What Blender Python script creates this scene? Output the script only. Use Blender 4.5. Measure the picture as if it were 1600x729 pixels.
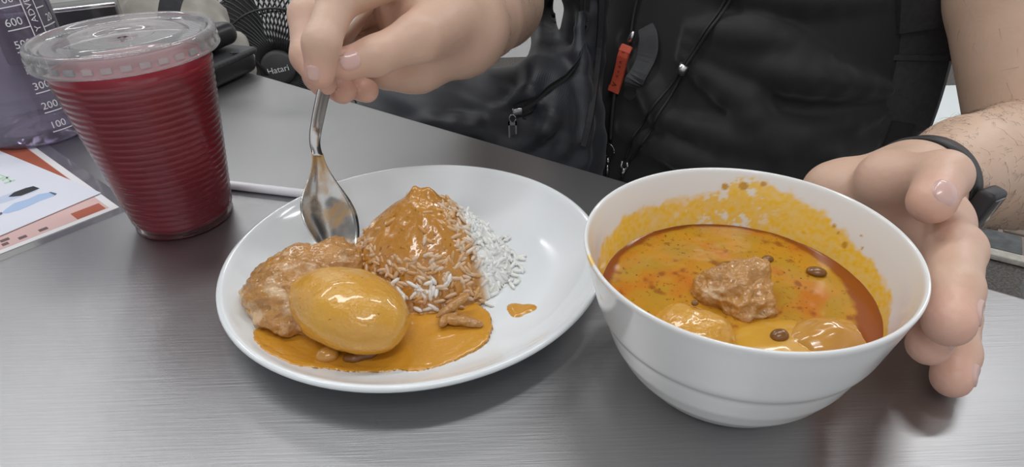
import bpy, bmesh, math, random
import numpy as np
from mathutils import Vector, Matrix, noise as mnoise
from mathutils.bvhtree import BVHTree

random.seed(7); rng = np.random.default_rng(7)
for o in list(bpy.data.objects): bpy.data.objects.remove(o)
scene = bpy.context.scene
col = scene.collection
PI = math.pi

# ------------------------------------------------------------------ camera, world, light, exposure
cam_d = bpy.data.cameras.new('camera'); cam = bpy.data.objects.new('camera', cam_d); col.objects.link(cam)
cam_d.sensor_width = 36; cam_d.lens = 22.5; cam_d.clip_start = 0.02; cam_d.clip_end = 50
CR = Vector((0.9995, -0.0170, -0.0264)).normalized(); CF = Vector((0, 0.8408, -0.5414)).normalized()
CU = CR.cross(CF).normalized(); CR = CF.cross(CU)
cam.matrix_world = Matrix(((CR.x, CU.x, -CF.x, 0), (CR.y, CU.y, -CF.y, 0), (CR.z, CU.z, -CF.z, 0.22735), (0, 0, 0, 1)))
scene.camera = cam

world = bpy.data.worlds.new('world'); scene.world = world; world.use_nodes = True
bg = world.node_tree.nodes['Background']; bg.inputs[0].default_value = (0.95, 0.97, 1.0, 1); bg.inputs[1].default_value = 0.75
scene.view_settings.view_transform = 'Standard'; scene.view_settings.look = 'None'
scene.view_settings.gamma = 1; scene.view_settings.use_curve_mapping = False
scene.view_settings.exposure = -0.12

LAMPS = [((0.75, 1.05, 1.95), 0.35, 13), ((-0.75, 0.75, 1.95), 0.35, 12), ((0.1, -0.7, 1.95), 0.35, 14), ((-.95, 2.70, 1.95), 0.0, 12), ((2.5, 2.3, 1.95), 0.0, 26), ((-1.75, 1.60, 1.95), 1.3, 10)]  # back-wall and far-side lamps are added to brighten wall and table
def lamp_light(loc, rz, power):
    d = bpy.data.lights.new('tube_light', 'AREA'); d.shape = 'RECTANGLE'; d.size = 1.2; d.size_y = 0.16
    d.energy = power; d.color = (0.98, 0.99, 1.0)
    o = bpy.data.objects.new('tube_light', d); col.objects.link(o)
    o.location = (loc[0], loc[1], loc[2] - 0.03); o.rotation_euler = (0, 0, rz)
for l in LAMPS: lamp_light(*l)

# ------------------------------------------------------------------ helpers
def tag(o, label=None, cat=None, group=None, kind=None):
    if label: o['label'] = label
    if cat: o['category'] = cat
    if group: o['group'] = group
    if kind: o['kind'] = kind
    return o
def empty(name, loc=(0, 0, 0)):
    o = bpy.data.objects.new(name, None); col.objects.link(o); o.location = loc; o.empty_display_size = 0.02
    return o
def link(name, me, mat=None, parent=None, smooth=True):
    o = bpy.data.objects.new(name, me); col.objects.link(o)
    if mat is not None and not me.materials: me.materials.append(mat)
    if smooth: me.polygons.foreach_set('use_smooth', [True] * len(me.polygons))
    if parent is not None:
        o.parent = parent
        o.matrix_parent_inverse = Matrix.Translation(-Vector(root_loc(parent)))
    return o
def root_loc(p):
    v = Vector(p.location)
    while p.parent is not None: p = p.parent; v = Vector((0, 0, 0))
    return v if p.parent is None and p.type == 'EMPTY' else Vector((0, 0, 0))
def mesh(name, v, f, mat=None, parent=None, smooth=True):
    me = bpy.data.meshes.new(name)
    me.from_pydata([tuple(map(float, x)) for x in v], [], [tuple(map(int, x)) for x in f]); me.update()
    return link(name, me, mat, parent, smooth)
def npmesh(name, v, quads, mat=None, parent=None, smooth=True):
    me = bpy.data.meshes.new(name); n = len(quads); k = quads.shape[1]
    me.vertices.add(len(v)); me.vertices.foreach_set('co', np.ascontiguousarray(v, np.float32).ravel())
    me.loops.add(n * k); me.loops.foreach_set('vertex_index', np.ascontiguousarray(quads, np.int32).ravel())
    me.polygons.add(n); me.polygons.foreach_set('loop_start', np.arange(0, n * k, k, dtype=np.int32))
    me.update(calc_edges=True); me.validate()
    return link(name, me, mat, parent, smooth)
def attr(o, name, vals):
    a = o.data.attributes.new(name, 'FLOAT', 'POINT'); a.data.foreach_set('value', np.ascontiguousarray(vals, np.float32))
def lathe(name, prof, c, mat=None, parent=None, seg=96, smooth=True, close=False):
    n = len(prof); t = np.arange(seg) * 2 * PI / seg
    v = np.concatenate([np.stack([c[0] + r * np.cos(t), c[1] + r * np.sin(t), np.full(seg, c[2] + z)], 1) for r, z in prof])
    f = []
    rngk = n if close else n - 1
    for i in range(rngk):
        a = np.arange(seg); b = (a + 1) % seg; j = (i + 1) % n
        f.append(np.stack([i * seg + a, i * seg + b, j * seg + b, j * seg + a], 1))
    return npmesh(name, v, np.concatenate(f), mat, parent, smooth)
def smooth_path(pts, n):
    pts = np.array(pts, float); m = len(pts); out = []
    P = np.vstack([2 * pts[0] - pts[1], pts, 2 * pts[-1] - pts[-2]])
    for s in np.linspace(0, m - 1 - 1e-9, n):
        i = int(s); t = s - i; a, b, c, d = P[i], P[i + 1], P[i + 2], P[i + 3]
        out.append(0.5 * ((2 * b) + (-a + c) * t + (2 * a - 5 * b + 4 * c - d) * t * t + (-a + 3 * b - 3 * c + d) * t ** 3))
    return np.array(out)
def tube_data(path, r, seg=8, cap=True):
    path = np.array(path, float); n = len(path); r = np.broadcast_to(np.array(r, float), (n,)) if np.ndim(r) <= 1 else r
    tan = np.gradient(path, axis=0); tan /= np.linalg.norm(tan, axis=1)[:, None] + 1e-12
    ref = np.array([0, 0, 1.0]) if abs(tan[0][2]) < 0.9 else np.array([1.0, 0, 0])
    u = np.cross(ref, tan[0]); u /= np.linalg.norm(u); V = []
    t = np.arange(seg) * 2 * PI / seg
    for i in range(n):
        u = u - tan[i] * (u @ tan[i]); u /= np.linalg.norm(u); w = np.cross(tan[i], u)
        V.append(path[i] + r[i] * (np.cos(t)[:, None] * u + np.sin(t)[:, None] * w))
    F = []
    for i in range(n - 1):
        for a in range(seg):
            b = (a + 1) % seg; F.append((i * seg + a, i * seg + b, (i + 1) * seg + b, (i + 1) * seg + a))
    V = list(np.concatenate(V))
    if cap: F.append(tuple(range(seg - 1, -1, -1))); F.append(tuple((n - 1) * seg + a for a in range(seg)))
    return V, F
def tube(name, path, r, mat=None, parent=None, seg=8, smooth=True):
    v, f = tube_data(path, r, seg); return mesh(name, v, f, mat, parent, smooth)
def ribbon_data(path, side, w, th):
    """flat band along path; side = width direction (vector or per point); w full width, th thickness"""
    path = np.array(path, float); n = len(path); side = np.broadcast_to(np.array(side, float), (n, 3))
    tan = np.gradient(path, axis=0); tan /= np.linalg.norm(tan, axis=1)[:, None]
    V = []; F = []
    for i in range(n):
        s = side[i] - tan[i] * (side[i] @ tan[i]); s /= np.linalg.norm(s); nn = np.cross(tan[i], s)
        wi = w[i] if np.ndim(w) else w
        for a, b in ((-.5, -.5), (-.42, .5), (.42, .5), (.5, -.5)): V.append(path[i] + s * a * wi + nn * b * th)
    for i in range(n - 1):
        for a in range(4): b = (a + 1) % 4; F.append((i * 4 + a, i * 4 + b, i * 4 + 4 + b, i * 4 + 4 + a))
    F.append((3, 2, 1, 0)); F.append(tuple((n - 1) * 4 + a for a in range(4)))
    return V, F
def ribbon(name, path, side, w, th, mat=None, parent=None, smooth=False):
    v, f = ribbon_data(path, side, w, th); return mesh(name, v, f, mat, parent, smooth)
def box_data(c, s, rz=0, ax=None):
    c = np.array(c, float); V = []
    if ax is None: ax = np.array([[math.cos(rz), math.sin(rz), 0], [-math.sin(rz), math.cos(rz), 0], [0, 0, 1]])
    for i in (-1, 1):
        for j in (-1, 1):
            for k in (-1, 1): V.append(c + ax[0] * i * s[0] / 2 + ax[1] * j * s[1] / 2 + ax[2] * k * s[2] / 2)
    return V, [(0, 1, 3, 2), (4, 6, 7, 5), (0, 4, 5, 1), (2, 3, 7, 6), (0, 2, 6, 4), (1, 5, 7, 3)]
def box(name, c, s, mat=None, parent=None, rz=0, bevel=0.0, ax=None):
    v, f = box_data(c, s, rz, ax); o = mesh(name, v, f, mat, parent, False)
    if bevel: bevel_mesh(o, bevel)
    return o
def bevel_mesh(o, w, seg=3):
    bm = bmesh.new(); bm.from_mesh(o.data); bmesh.ops.recalc_face_normals(bm, faces=bm.faces)
    bmesh.ops.bevel(bm, geom=list(bm.edges), offset=w, segments=seg, affect='EDGES', profile=0.5)
    for f in bm.faces: f.smooth = True
    bm.to_mesh(o.data); bm.free()
def prism(name, pts2, z0, z1, mat=None, parent=None):
    n = len(pts2); v = [(x, y, z0) for x, y in pts2] + [(x, y, z1) for x, y in pts2]
    f = [tuple(range(n - 1, -1, -1)), tuple(range(n, 2 * n))] + [(i, (i + 1) % n, n + (i + 1) % n, n + i) for i in range(n)]
    return mesh(name, v, f, mat, parent, False)
def fbm(P, scale, octv=4, seed=0):
    out = np.zeros(len(P)); a = 1.0; s = scale
    for k in range(octv):
        off = Vector((seed * 13.7 + k * 5.1, seed * 7.3, seed * 3.9))
        out += a * np.array([mnoise.noise(Vector(p) * s + off) for p in P]); a *= .5; s *= 2
    return out
def text_mesh(body, size, extrude=0.0):
    c = bpy.data.curves.new('lettering', 'FONT'); c.body = body; c.size = size; c.align_x = 'CENTER'; c.align_y = 'CENTER'
    c.resolution_u = 3; c.extrude = extrude
    o = bpy.data.objects.new('lettering', c); col.objects.link(o)
    dg = bpy.context.evaluated_depsgraph_get(); me = bpy.data.meshes.new_from_object(o.evaluated_get(dg))
    bpy.data.objects.remove(o); bpy.data.curves.remove(c); return me

# ------------------------------------------------------------------ materials
def mat(name, color, rough=.5, metal=0.0, noise=None, bump=None, **kw):
    """noise=(scale, colour2, contrast) mixes a second colour; bump=(scale, strength, distance)"""
    m = bpy.data.materials.new(name); m.use_nodes = True; nt = m.node_tree; b = nt.nodes['Principled BSDF']
    b.inputs['Base Color'].default_value = (*color, 1); b.inputs['Roughness'].default_value = rough; b.inputs['Metallic'].default_value = metal
    for k, v in kw.items():
        b.inputs[k.replace('_', ' ')].default_value = v
    tc = nt.nodes.new('ShaderNodeTexCoord')
    if noise:
        n = nt.nodes.new('ShaderNodeTexNoise'); n.inputs['Scale'].default_value = noise[0]; n.inputs['Detail'].default_value = 5
        nt.links.new(tc.outputs['Object'], n.inputs['Vector'])
        r = nt.nodes.new('ShaderNodeMapRange'); c = noise[2] if len(noise) > 2 else 1
        r.inputs[1].default_value = .5 - .25 / c; r.inputs[2].default_value = .5 + .25 / c
        nt.links.new(n.outputs['Fac'], r.inputs[0])
        mx = nt.nodes.new('ShaderNodeMix'); mx.data_type = 'RGBA'; mx.name = 'mix'
        mx.inputs[6].default_value = (*color, 1); mx.inputs[7].default_value = (*noise[1], 1)
        nt.links.new(r.outputs[0], mx.inputs[0]); nt.links.new(mx.outputs[2], b.inputs['Base Color'])
    if bump:
        n = nt.nodes.new('ShaderNodeTexNoise'); n.inputs['Scale'].default_value = bump[0]; n.inputs['Detail'].default_value = 4
        nt.links.new(tc.outputs['Object'], n.inputs['Vector'])
        bp = nt.nodes.new('ShaderNodeBump'); bp.inputs['Strength'].default_value = bump[1]; bp.inputs['Distance'].default_value = bump[2]
        nt.links.new(n.outputs['Fac'], bp.inputs['Height']); nt.links.new(bp.outputs[0], b.inputs['Normal'])
    return m
def mix_attr(m, aname, color2, chain=True, rng01=(0, 1)):
    """blend colour2 over the material's base colour where the mesh attribute is high"""
    nt = m.node_tree; b = nt.nodes['Principled BSDF']; a = nt.nodes.new('ShaderNodeAttribute'); a.attribute_name = aname
    r = nt.nodes.new('ShaderNodeMapRange'); r.inputs[1].default_value, r.inputs[2].default_value = rng01
    mx = nt.nodes.new('ShaderNodeMix'); mx.data_type = 'RGBA'
    s = b.inputs['Base Color']
    if s.is_linked: nt.links.new(s.links[0].from_socket, mx.inputs[6])
    else: mx.inputs[6].default_value = s.default_value
    mx.inputs[7].default_value = (*color2, 1)
    nt.links.new(a.outputs['Fac'], r.inputs[0]); nt.links.new(r.outputs[0], mx.inputs[0]); nt.links.new(mx.outputs[2], s)
    return m
def mix_noise(m, scale, color2, lo, hi, detail=4, vec_scale=None):
    nt = m.node_tree; b = nt.nodes['Principled BSDF']; tc = nt.nodes.new('ShaderNodeTexCoord')
    n = nt.nodes.new('ShaderNodeTexNoise'); n.inputs['Scale'].default_value = scale; n.inputs['Detail'].default_value = detail
    if vec_scale:
        mp = nt.nodes.new('ShaderNodeMapping'); mp.inputs['Scale'].default_value = vec_scale
        nt.links.new(tc.outputs['Object'], mp.inputs[0]); nt.links.new(mp.outputs[0], n.inputs['Vector'])
    else: nt.links.new(tc.outputs['Object'], n.inputs['Vector'])
    r = nt.nodes.new('ShaderNodeMapRange'); r.inputs[1].default_value = lo; r.inputs[2].default_value = hi
    mx = nt.nodes.new('ShaderNodeMix'); mx.data_type = 'RGBA'; s = b.inputs['Base Color']
    if s.is_linked: nt.links.new(s.links[0].from_socket, mx.inputs[6])
    else: mx.inputs[6].default_value = s.default_value
    mx.inputs[7].default_value = (*color2, 1)
    nt.links.new(n.outputs['Fac'], r.inputs[0]); nt.links.new(r.outputs[0], mx.inputs[0]); nt.links.new(mx.outputs[2], s)
    return m
def clear(name, tint, milk, milk_color, rough=.08, gloss=1.0):
    """thin clear plastic: see-through + a little milky body + fresnel gloss"""
    m = bpy.data.materials.new(name); m.use_nodes = True; nt = m.node_tree; nt.nodes.clear()
    out = nt.nodes.new('ShaderNodeOutputMaterial'); tr = nt.nodes.new('ShaderNodeBsdfTransparent'); tr.inputs[0].default_value = (*tint, 1)
    df = nt.nodes.new('ShaderNodeBsdfPrincipled'); df.inputs['Base Color'].default_value = (*milk_color, 1); df.inputs['Roughness'].default_value = .35
    gl = nt.nodes.new('ShaderNodeBsdfGlossy'); gl.inputs['Roughness'].default_value = rough
    m1 = nt.nodes.new('ShaderNodeMixShader'); m1.inputs[0].default_value = milk
    nt.links.new(tr.outputs[0], m1.inputs[1]); nt.links.new(df.outputs[0], m1.inputs[2])
    fr = nt.nodes.new('ShaderNodeFresnel'); fr.inputs[0].default_value = 1.5
    mu = nt.nodes.new('ShaderNodeMath'); mu.operation = 'MULTIPLY'; mu.inputs[1].default_value = gloss; nt.links.new(fr.outputs[0], mu.inputs[0])
    m2 = nt.nodes.new('ShaderNodeMixShader'); nt.links.new(mu.outputs[0], m2.inputs[0])
    nt.links.new(m1.outputs[0], m2.inputs[1]); nt.links.new(gl.outputs[0], m2.inputs[2]); nt.links.new(m2.outputs[0], out.inputs[0])
    return m

# ------------------------------------------------------------------ implicit-surface modeller (smooth unions, surface nets)
class Cone:            # round cone from p0,r0 to p1,r1
    def __init__(s, p0, r0, p1, r1):
        s.a = np.array(p0, float); s.b = np.array(p1, float); s.r0 = r0; s.r1 = r1
        s.c = (s.a + s.b) / 2; s.R = np.linalg.norm(s.b - s.a) / 2 + max(r0, r1)
    def d(s, P):
        ba = s.b - s.a; h = np.clip(((P - s.a) @ ba) / (ba @ ba), 0, 1)
        return np.linalg.norm(P - s.a - h[:, None] * ba, axis=1) - (s.r0 + (s.r1 - s.r0) * h)
class Ell:             # ellipsoid with optional axes (rows)
    def __init__(s, c, r, ax=None):
        s.c = np.array(c, float); s.r = np.array(r, float); s.ax = np.eye(3) if ax is None else np.array(ax, float); s.R = max(r)
    def d(s, P):
        q = (P - s.c) @ s.ax.T; k0 = np.linalg.norm(q / s.r, axis=1); k1 = np.linalg.norm(q / (s.r ** 2), axis=1)
        return np.where(k0 < 1e-4, -min(s.r), k0 * (k0 - 1) / np.maximum(k1, 1e-9))
class RBox:            # rounded box with axes
    def __init__(s, c, half, r, ax=None):
        s.c = np.array(c, float); s.h = np.array(half, float) - r; s.r = r; s.ax = np.eye(3) if ax is None else np.array(ax, float); s.R = np.linalg.norm(half)
    def d(s, P):
        q = np.abs((P - s.c) @ s.ax.T) - s.h
        return np.linalg.norm(np.maximum(q, 0), axis=1) + np.minimum(q.max(1), 0) - s.r
def smin(a, b, k):
    h = np.maximum(k - np.abs(a - b), 0) / k
    return np.minimum(a, b) - h * h * k * .25
class Group:
    def __init__(s, items, k):
        s.items = items; s.k = k
        pts = np.array([i.c for i in items]); s.c = pts.mean(0); s.R = max(np.linalg.norm(i.c - s.c) + i.R for i in items)
    def d(s, P, lim=None):
        D = None
        for i in s.items:
            if lim is not None:
                if np.linalg.norm(i.c - lim[0]) - i.R > lim[1] + s.k: continue
            x = i.d(P, lim) if isinstance(i, Group) else i.d(P)
            D = x if D is None else smin(D, x, s.k)
        return np.full(len(P), 1.0) if D is None else D
def surface(grp, h, lo, hi, disp=None):
    """sparse surface nets of grp inside box lo..hi, voxel h -> verts, quads"""
    B = 12; lo = np.array(lo, float); n = np.ceil((np.array(hi) - lo) / (h * B)).astype(int)
    g = np.stack(np.meshgrid(*[np.arange(k) for k in n], indexing='ij'), -1).reshape(-1, 3)
    half = h * B / 2; ctr = lo + (g * B) * h + half
    dd = np.concatenate([grp.d(ctr[i:i + 20000]) for i in range(0, len(ctr), 20000)])
    keep = np.abs(dd) < half * 1.75 + 0.004; g = g[keep]; ctr = ctr[keep]
    ii = np.stack(np.meshgrid(*[np.arange(B + 1)] * 3, indexing='ij'), -1).reshape(-1, 3)
    N = (n * B + 2).astype(np.int64)
    key = lambda q: (q[..., 0] * N[1] + q[..., 1]) * N[2] + q[..., 2]
    corner = np.array([[i, j, k] for i in (0, 1) for j in (0, 1) for k in (0, 1)])
    edges = [(0, 1), (2, 3), (4, 5), (6, 7), (0, 2), (1, 3), (4, 6), (5, 7), (0, 4), (1, 5), (2, 6), (3, 7)]
    Vk = []; Vp = []; E = []
    for gb, cb in zip(g, ctr):
        P = lo + (gb * B + ii) * h; d = grp.d(P, (cb, half * 1.8))
        if disp is not None: d = d + disp(P)
        D = d.reshape(B + 1, B + 1, B + 1)
        if D.min() > 0 or D.max() < 0: continue
        S = D < 0
        c8 = np.stack([D[i:B + i, j:B + j, k:B + k] for i, j, k in corner], -1).reshape(-1, 8)
        s8 = c8 < 0; mix = s8.any(1) & ~s8.all(1); idx = np.nonzero(mix)[0]; c = c8[idx]
        acc = np.zeros((len(idx), 3)); cnt = np.zeros(len(idx))
        for a, b in edges:
            x = (c[:, a] < 0) != (c[:, b] < 0); t = np.where(x, c[:, a] / np.where(x, c[:, a] - c[:, b], 1), 0)
            acc += np.where(x[:, None], corner[a] + t[:, None] * (corner[b] - corner[a]), 0); cnt += x
        cell = np.stack(np.unravel_index(idx, (B, B, B)), -1)
        q = gb * B + cell; Vk.append(key(q)); Vp.append(lo + (q + acc / cnt[:, None]) * h)
        for ax in range(3):
            sl0 = [slice(0, B)] * 3; sl1 = [slice(0, B)] * 3; sl1[ax] = slice(1, B + 1)
            a = S[tuple(sl0)]; b = S[tuple(sl1)]; w = np.argwhere(a != b)
            if len(w): E.append(np.concatenate([gb * B + w, np.full((len(w), 1), ax), a[tuple(w.T)][:, None].astype(int)], 1))
    Vk = np.concatenate(Vk); Vp = np.concatenate(Vp); E = np.concatenate(E)
    o = np.argsort(Vk); Vk = Vk[o]; Vp = Vp[o]
    quads = []
    for ax in range(3):
        e = E[E[:, 3] == ax]; b1, b2 = (ax + 1) % 3, (ax + 2) % 3
        q = e[:, :3]; d1 = np.zeros(3, int); d1[b1] = 1; d2 = np.zeros(3, int); d2[b2] = 1
        ks = np.stack([key(q - d1 - d2), key(q - d2), key(q), key(q - d1)], 1)
        p = np.clip(np.searchsorted(Vk, ks), 0, len(Vk) - 1); ok = (Vk[p] == ks).all(1)
        p = p[ok]; flip = e[ok, 4] == 0; p[flip] = p[flip][:, ::-1]; quads.append(p)
    return Vp, np.concatenate(quads)
def relax(v, q, it=2, lam=.5):
    v = v.copy(); e = np.concatenate([q[:, [0, 1]], q[:, [1, 2]], q[:, [2, 3]], q[:, [3, 0]]]); e = np.concatenate([e, e[:, ::-1]])
    cnt = np.bincount(e[:, 0], minlength=len(v))[:, None]
    for _ in range(it):
        for l in (lam, -lam * 1.02):
            s = np.stack([np.bincount(e[:, 0], weights=v[e[:, 1], k], minlength=len(v)) for k in range(3)], 1)
            v += l * (s / np.maximum(cnt, 1) - v)
    return v
def bvh_of(o): return BVHTree.FromPolygons([v.co.copy() for v in o.data.vertices], [tuple(p.vertices) for p in o.data.polygons])

# ------------------------------------------------------------------ palette
M = {}
def steel():
    m = mat('brushed_steel', (.39, .387, .392), .4, 1.0); nt = m.node_tree; b = nt.nodes['Principled BSDF']
    tc = nt.nodes.new('ShaderNodeTexCoord'); mp = nt.nodes.new('ShaderNodeMapping'); mp.inputs['Rotation'].default_value = (0, 0, math.radians(-12)); mp.inputs['Scale'].default_value = (22, 700, 1)
    n = nt.nodes.new('ShaderNodeTexNoise'); n.inputs['Scale'].default_value = 1; n.inputs['Detail'].default_value = 3; n.inputs['Distortion'].default_value = 1.2
    nt.links.new(tc.outputs['Object'], mp.inputs[0]); nt.links.new(mp.outputs[0], n.inputs['Vector'])
    mp2 = nt.nodes.new('ShaderNodeMapping'); mp2.inputs['Rotation'].default_value = (0, 0, math.radians(35)); mp2.inputs['Scale'].default_value = (26, 650, 1)
    n2 = nt.nodes.new('ShaderNodeTexNoise'); n2.inputs['Scale'].default_value = 1; n2.inputs['Detail'].default_value = 2
    nt.links.new(tc.outputs['Object'], mp2.inputs[0]); nt.links.new(mp2.outputs[0], n2.inputs['Vector'])
    ad = nt.nodes.new('ShaderNodeMath'); ad.operation = 'ADD'; nt.links.new(n.outputs['Fac'], ad.inputs[0]); nt.links.new(n2.outputs['Fac'], ad.inputs[1])
    bp = nt.nodes.new('ShaderNodeBump'); bp.inputs['Strength'].default_value = .20; bp.inputs['Distance'].default_value = .0003
    nt.links.new(ad.outputs[0], bp.inputs['Height']); nt.links.new(bp.outputs[0], b.inputs['Normal'])
    n3 = nt.nodes.new('ShaderNodeTexNoise'); n3.inputs['Scale'].default_value = 9; n3.inputs['Detail'].default_value = 4
    nt.links.new(tc.outputs['Object'], n3.inputs['Vector'])
    r = nt.nodes.new('ShaderNodeMapRange'); r.inputs[3].default_value = .33; r.inputs[4].default_value = .46; nt.links.new(n3.outputs['Fac'], r.inputs[0]); nt.links.new(r.outputs[0], b.inputs['Roughness'])
    return m
M['steel'] = steel()
M['wall'] = mat('wall_paint', (.80, .80, .79), .8, noise=(3, (.76, .76, .75)))
M['ceil'] = mat('ceiling_paint', (.33, .33, .34), .9)
M['concrete'] = mat('pebbled_concrete', (.16, .145, .13), .85, noise=(160, (.06, .055, .05), 1.5), bump=(180, .6, .002))
M['tile_brown'] = mat('brown_stone_tile', (.24, .18, .135), .6, noise=(30, (.15, .115, .09)), bump=(60, .3, .002))
M['tile_slate'] = mat('slate_tile', (.13, .14, .14), .6, noise=(35, (.05, .055, .055)), bump=(60, .4, .003))
M['grout'] = mat('grout', (.30, .25, .22), .9)
M['white_strip'] = mat('white_strip', (.62, .60, .53), .8, noise=(60, (.40, .38, .33)), bump=(90, .5, .003))
M['white_metal'] = mat('white_enamel', (.8, .8, .8), .4)
M['porcelain'] = mat('porcelain', (.79, .825, .84), .14, Coat_Weight=.4, Coat_Roughness=.05)
M['black_plastic'] = mat('black_plastic', (.014, .014, .015), .38, bump=(300, .05, .0005))
M['black_hub'] = mat('black_hub_plastic', (.03, .03, .032), .5)
M['lettering'] = mat('pale_lettering', (.62, .62, .62), .5)
M['dark_grey'] = mat('dark_grey_fabric', (.055, .056, .06), .75, noise=(90, (.04, .041, .045)), bump=(700, .3, .0004))
M['case_shell'] = mat('case_leatherette', (.010, .0105, .012), .36, bump=(500, .15, .0004))
M['case_grey'] = mat('grey_rim', (.040, .041, .045), .5)
M['chrome'] = mat('polished_steel', (.72, .72, .71), .12, 1.0)
M['gunmetal'] = mat('gunmetal', (.35, .35, .36), .25, 1.0)

# ------------------------------------------------------------------ the setting
TU = np.array([.7963, -.6049, 0]); TV = np.array([-.6049, -.7963, 0]); TE = np.array([.0826, .4230, 0.0])   # table edge: along, towards the near side, a point on it
FLOOR = -.75
def tp(u, v, z=0): return TE + TU * u + TV * v + np.array([0, 0, z])
tag(box('floor', (0.3, 1.0, FLOOR - .06), (6.4, 5.2, .1), M['concrete']), 'dark pebbled concrete floor with a band of stone tiles', 'floor', kind='structure')
fl = bpy.data.objects['floor']
# tiled band on the far side of the table: white strip, slate row, brown field, in a frame turned like the table
FA = np.array([.83, -.5578, 0]); FB = np.array([.5578, .83, 0]); F0 = np.array([1.215, 1.393, FLOOR])
def fp(a, b, z=0): return F0 + FA * a + FB * b + np.array([0, 0, z])
axf = np.array([FA, FB, [0, 0, 1]])
box('grout_bed', fp(0.2, .62, -.004), (3.4, 1.24, .012), M['grout'], fl, ax=axf)
box('white_strip', fp(0.2, -.022, .001), (3.4, .034, .016), M['white_strip'], fl, ax=axf, bevel=.003)
def tile_proto(name, sx, sy, m):
    o = box(name, (0, 0, 0), (sx, sy, .014), m, None, bevel=.003); return o
ts = None; cnt = 0
def place_tiles(name, m, sx, sy, rows, b0, a0, n, gap, stagger):
    src = None
    for r in range(rows):
        for i in range(n):
            p = fp(a0 + i * (sx + gap) + (stagger * r) + random.uniform(-.002, .002), b0 + r * (sy + gap), random.uniform(0, .0025))
            if src is None: o = tile_proto(name, sx, sy, m); src = o
            else: o = bpy.data.objects.new(name, src.data); col.objects.link(o)
            o.matrix_world = Matrix(((FA[0], FB[0], 0, p[0]), (FA[1], FB[1], 0, p[1]), (0, 0, 1, p[2]), (0, 0, 0, 1)))
            mw = o.matrix_world.copy(); o.parent = fl; o.matrix_parent_inverse = Matrix(); o.matrix_basis = mw
place_tiles('slate_tile', M['tile_slate'], .15, .10, 1, .05, -.75, 14, .008, 0)
place_tiles('brown_tile', M['tile_brown'], .21, .21, 3, .215, -.70, 10, .009, .04)

tag(box('wall_back', (0.3, 3.2, .8), (6.4, .1, 3.2), M['wall']), 'plain light grey painted wall behind the table', 'wall', kind='structure')
tag(box('wall_left', (-2.6, 1.0, .8), (.1, 5.2, 3.2), M['wall']), 'plain light grey painted wall on the left', 'wall', kind='structure')
tag(box('ceiling', (.3, 1.0, 2.09), (6.4, 5.2, .1), M['ceil']), 'plain white ceiling with tube lamps', 'ceiling', kind='structure')
for i, (loc, rz, pw) in enumerate(LAMPS):
    t = empty('tube_lamp', loc)
    box('lamp_housing', (loc[0], loc[1], loc[2] + .02), (1.26, .2, .05), M['white_metal'], t, rz=rz, bevel=.01)
    tag(t, ['white tube lamp on the ceiling above the seated person', 'white tube lamp on the ceiling above the drinks', 'white tube lamp on the ceiling behind the camera', 'white tube lamp added close to the back wall to brighten it', 'white tube lamp added at the far right to brighten the back of the room', 'white tube lamp added at the far left to brighten the table'][i], 'lamp', 'ceiling tube lamps')

# steel table
t = empty('steel_table', tuple(tp(-.45, .4, FLOOR)))
top = box('table_top', tp(-.45, .40, -.016), (2.1, .80, .032), M['steel'], t, ax=np.array([TU, -TV, [0, 0, 1]]), bevel=.0035)
for a in (-1.44, .54):
    for b in (.06, .74):
        tube('leg', [tp(a, b, -.03), tp(a, b, FLOOR)], .018, M['chrome'], t, 16)
tag(t, 'brushed stainless steel table carrying the plate, bowl and cup', 'table')

# ------------------------------------------------------------------ plate and bowl
PC = np.array([-.0565, .3094, 0.0])
plate_prof = [(.0, .0012), (.058, .0012), (.060, .0002), (.064, .0002), (.066, .0016), (.080, .0042), (.095, .0085), (.1035, .0125), (.1080, .0155), (.1095, .0178), (.1090, .0192), (.1075, .0196), (.1055, .0186), (.1030, .0164), (.097, .0118), (.088, .0080), (.078, .0058), (.066, .0050), (.03, .0046), (.0, .0046)]
pl = lathe('dinner_plate', plate_prof, PC, M['porcelain'], seg=128)
tag(pl, 'white porcelain plate with rice, chicken, potato and curry sauce', 'plate')
def plate_z(r):
    xs = [0, .03, .066, .078, .088, .097, .103, .1055]; zs = [.0046, .0046, .0050, .0058, .0080, .0118, .0164, .0186]
    return np.interp(r, xs, zs)

BC = np.array([.0997, .2260, 0.0]); BR = .0692; BH = .0745
bo = [(.0, .0035), (.30, .0035), (.46, .0035), (.475, .0), (.525, .0), (.55, .0018), (.630, .0078), (.725, .0165), (.795, .0260), (.838, .0350), (.856, .0395), (.884, .0420), (.900, .0455), (.928, .0535), (.955, .0610), (.985, .0700), (1.0, .0735), (1.0, .0745), (.988, .0753), (.972, .0748), (.955, .0705), (.925, .0625), (.90, .0550), (.872, .0475), (.84, .0400), (.79, .0315), (.70, .0210), (.55, .0120), (.3, .0080), (.0, .0075)]
prof = [(r * BR, z) for r, z in bo]
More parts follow.
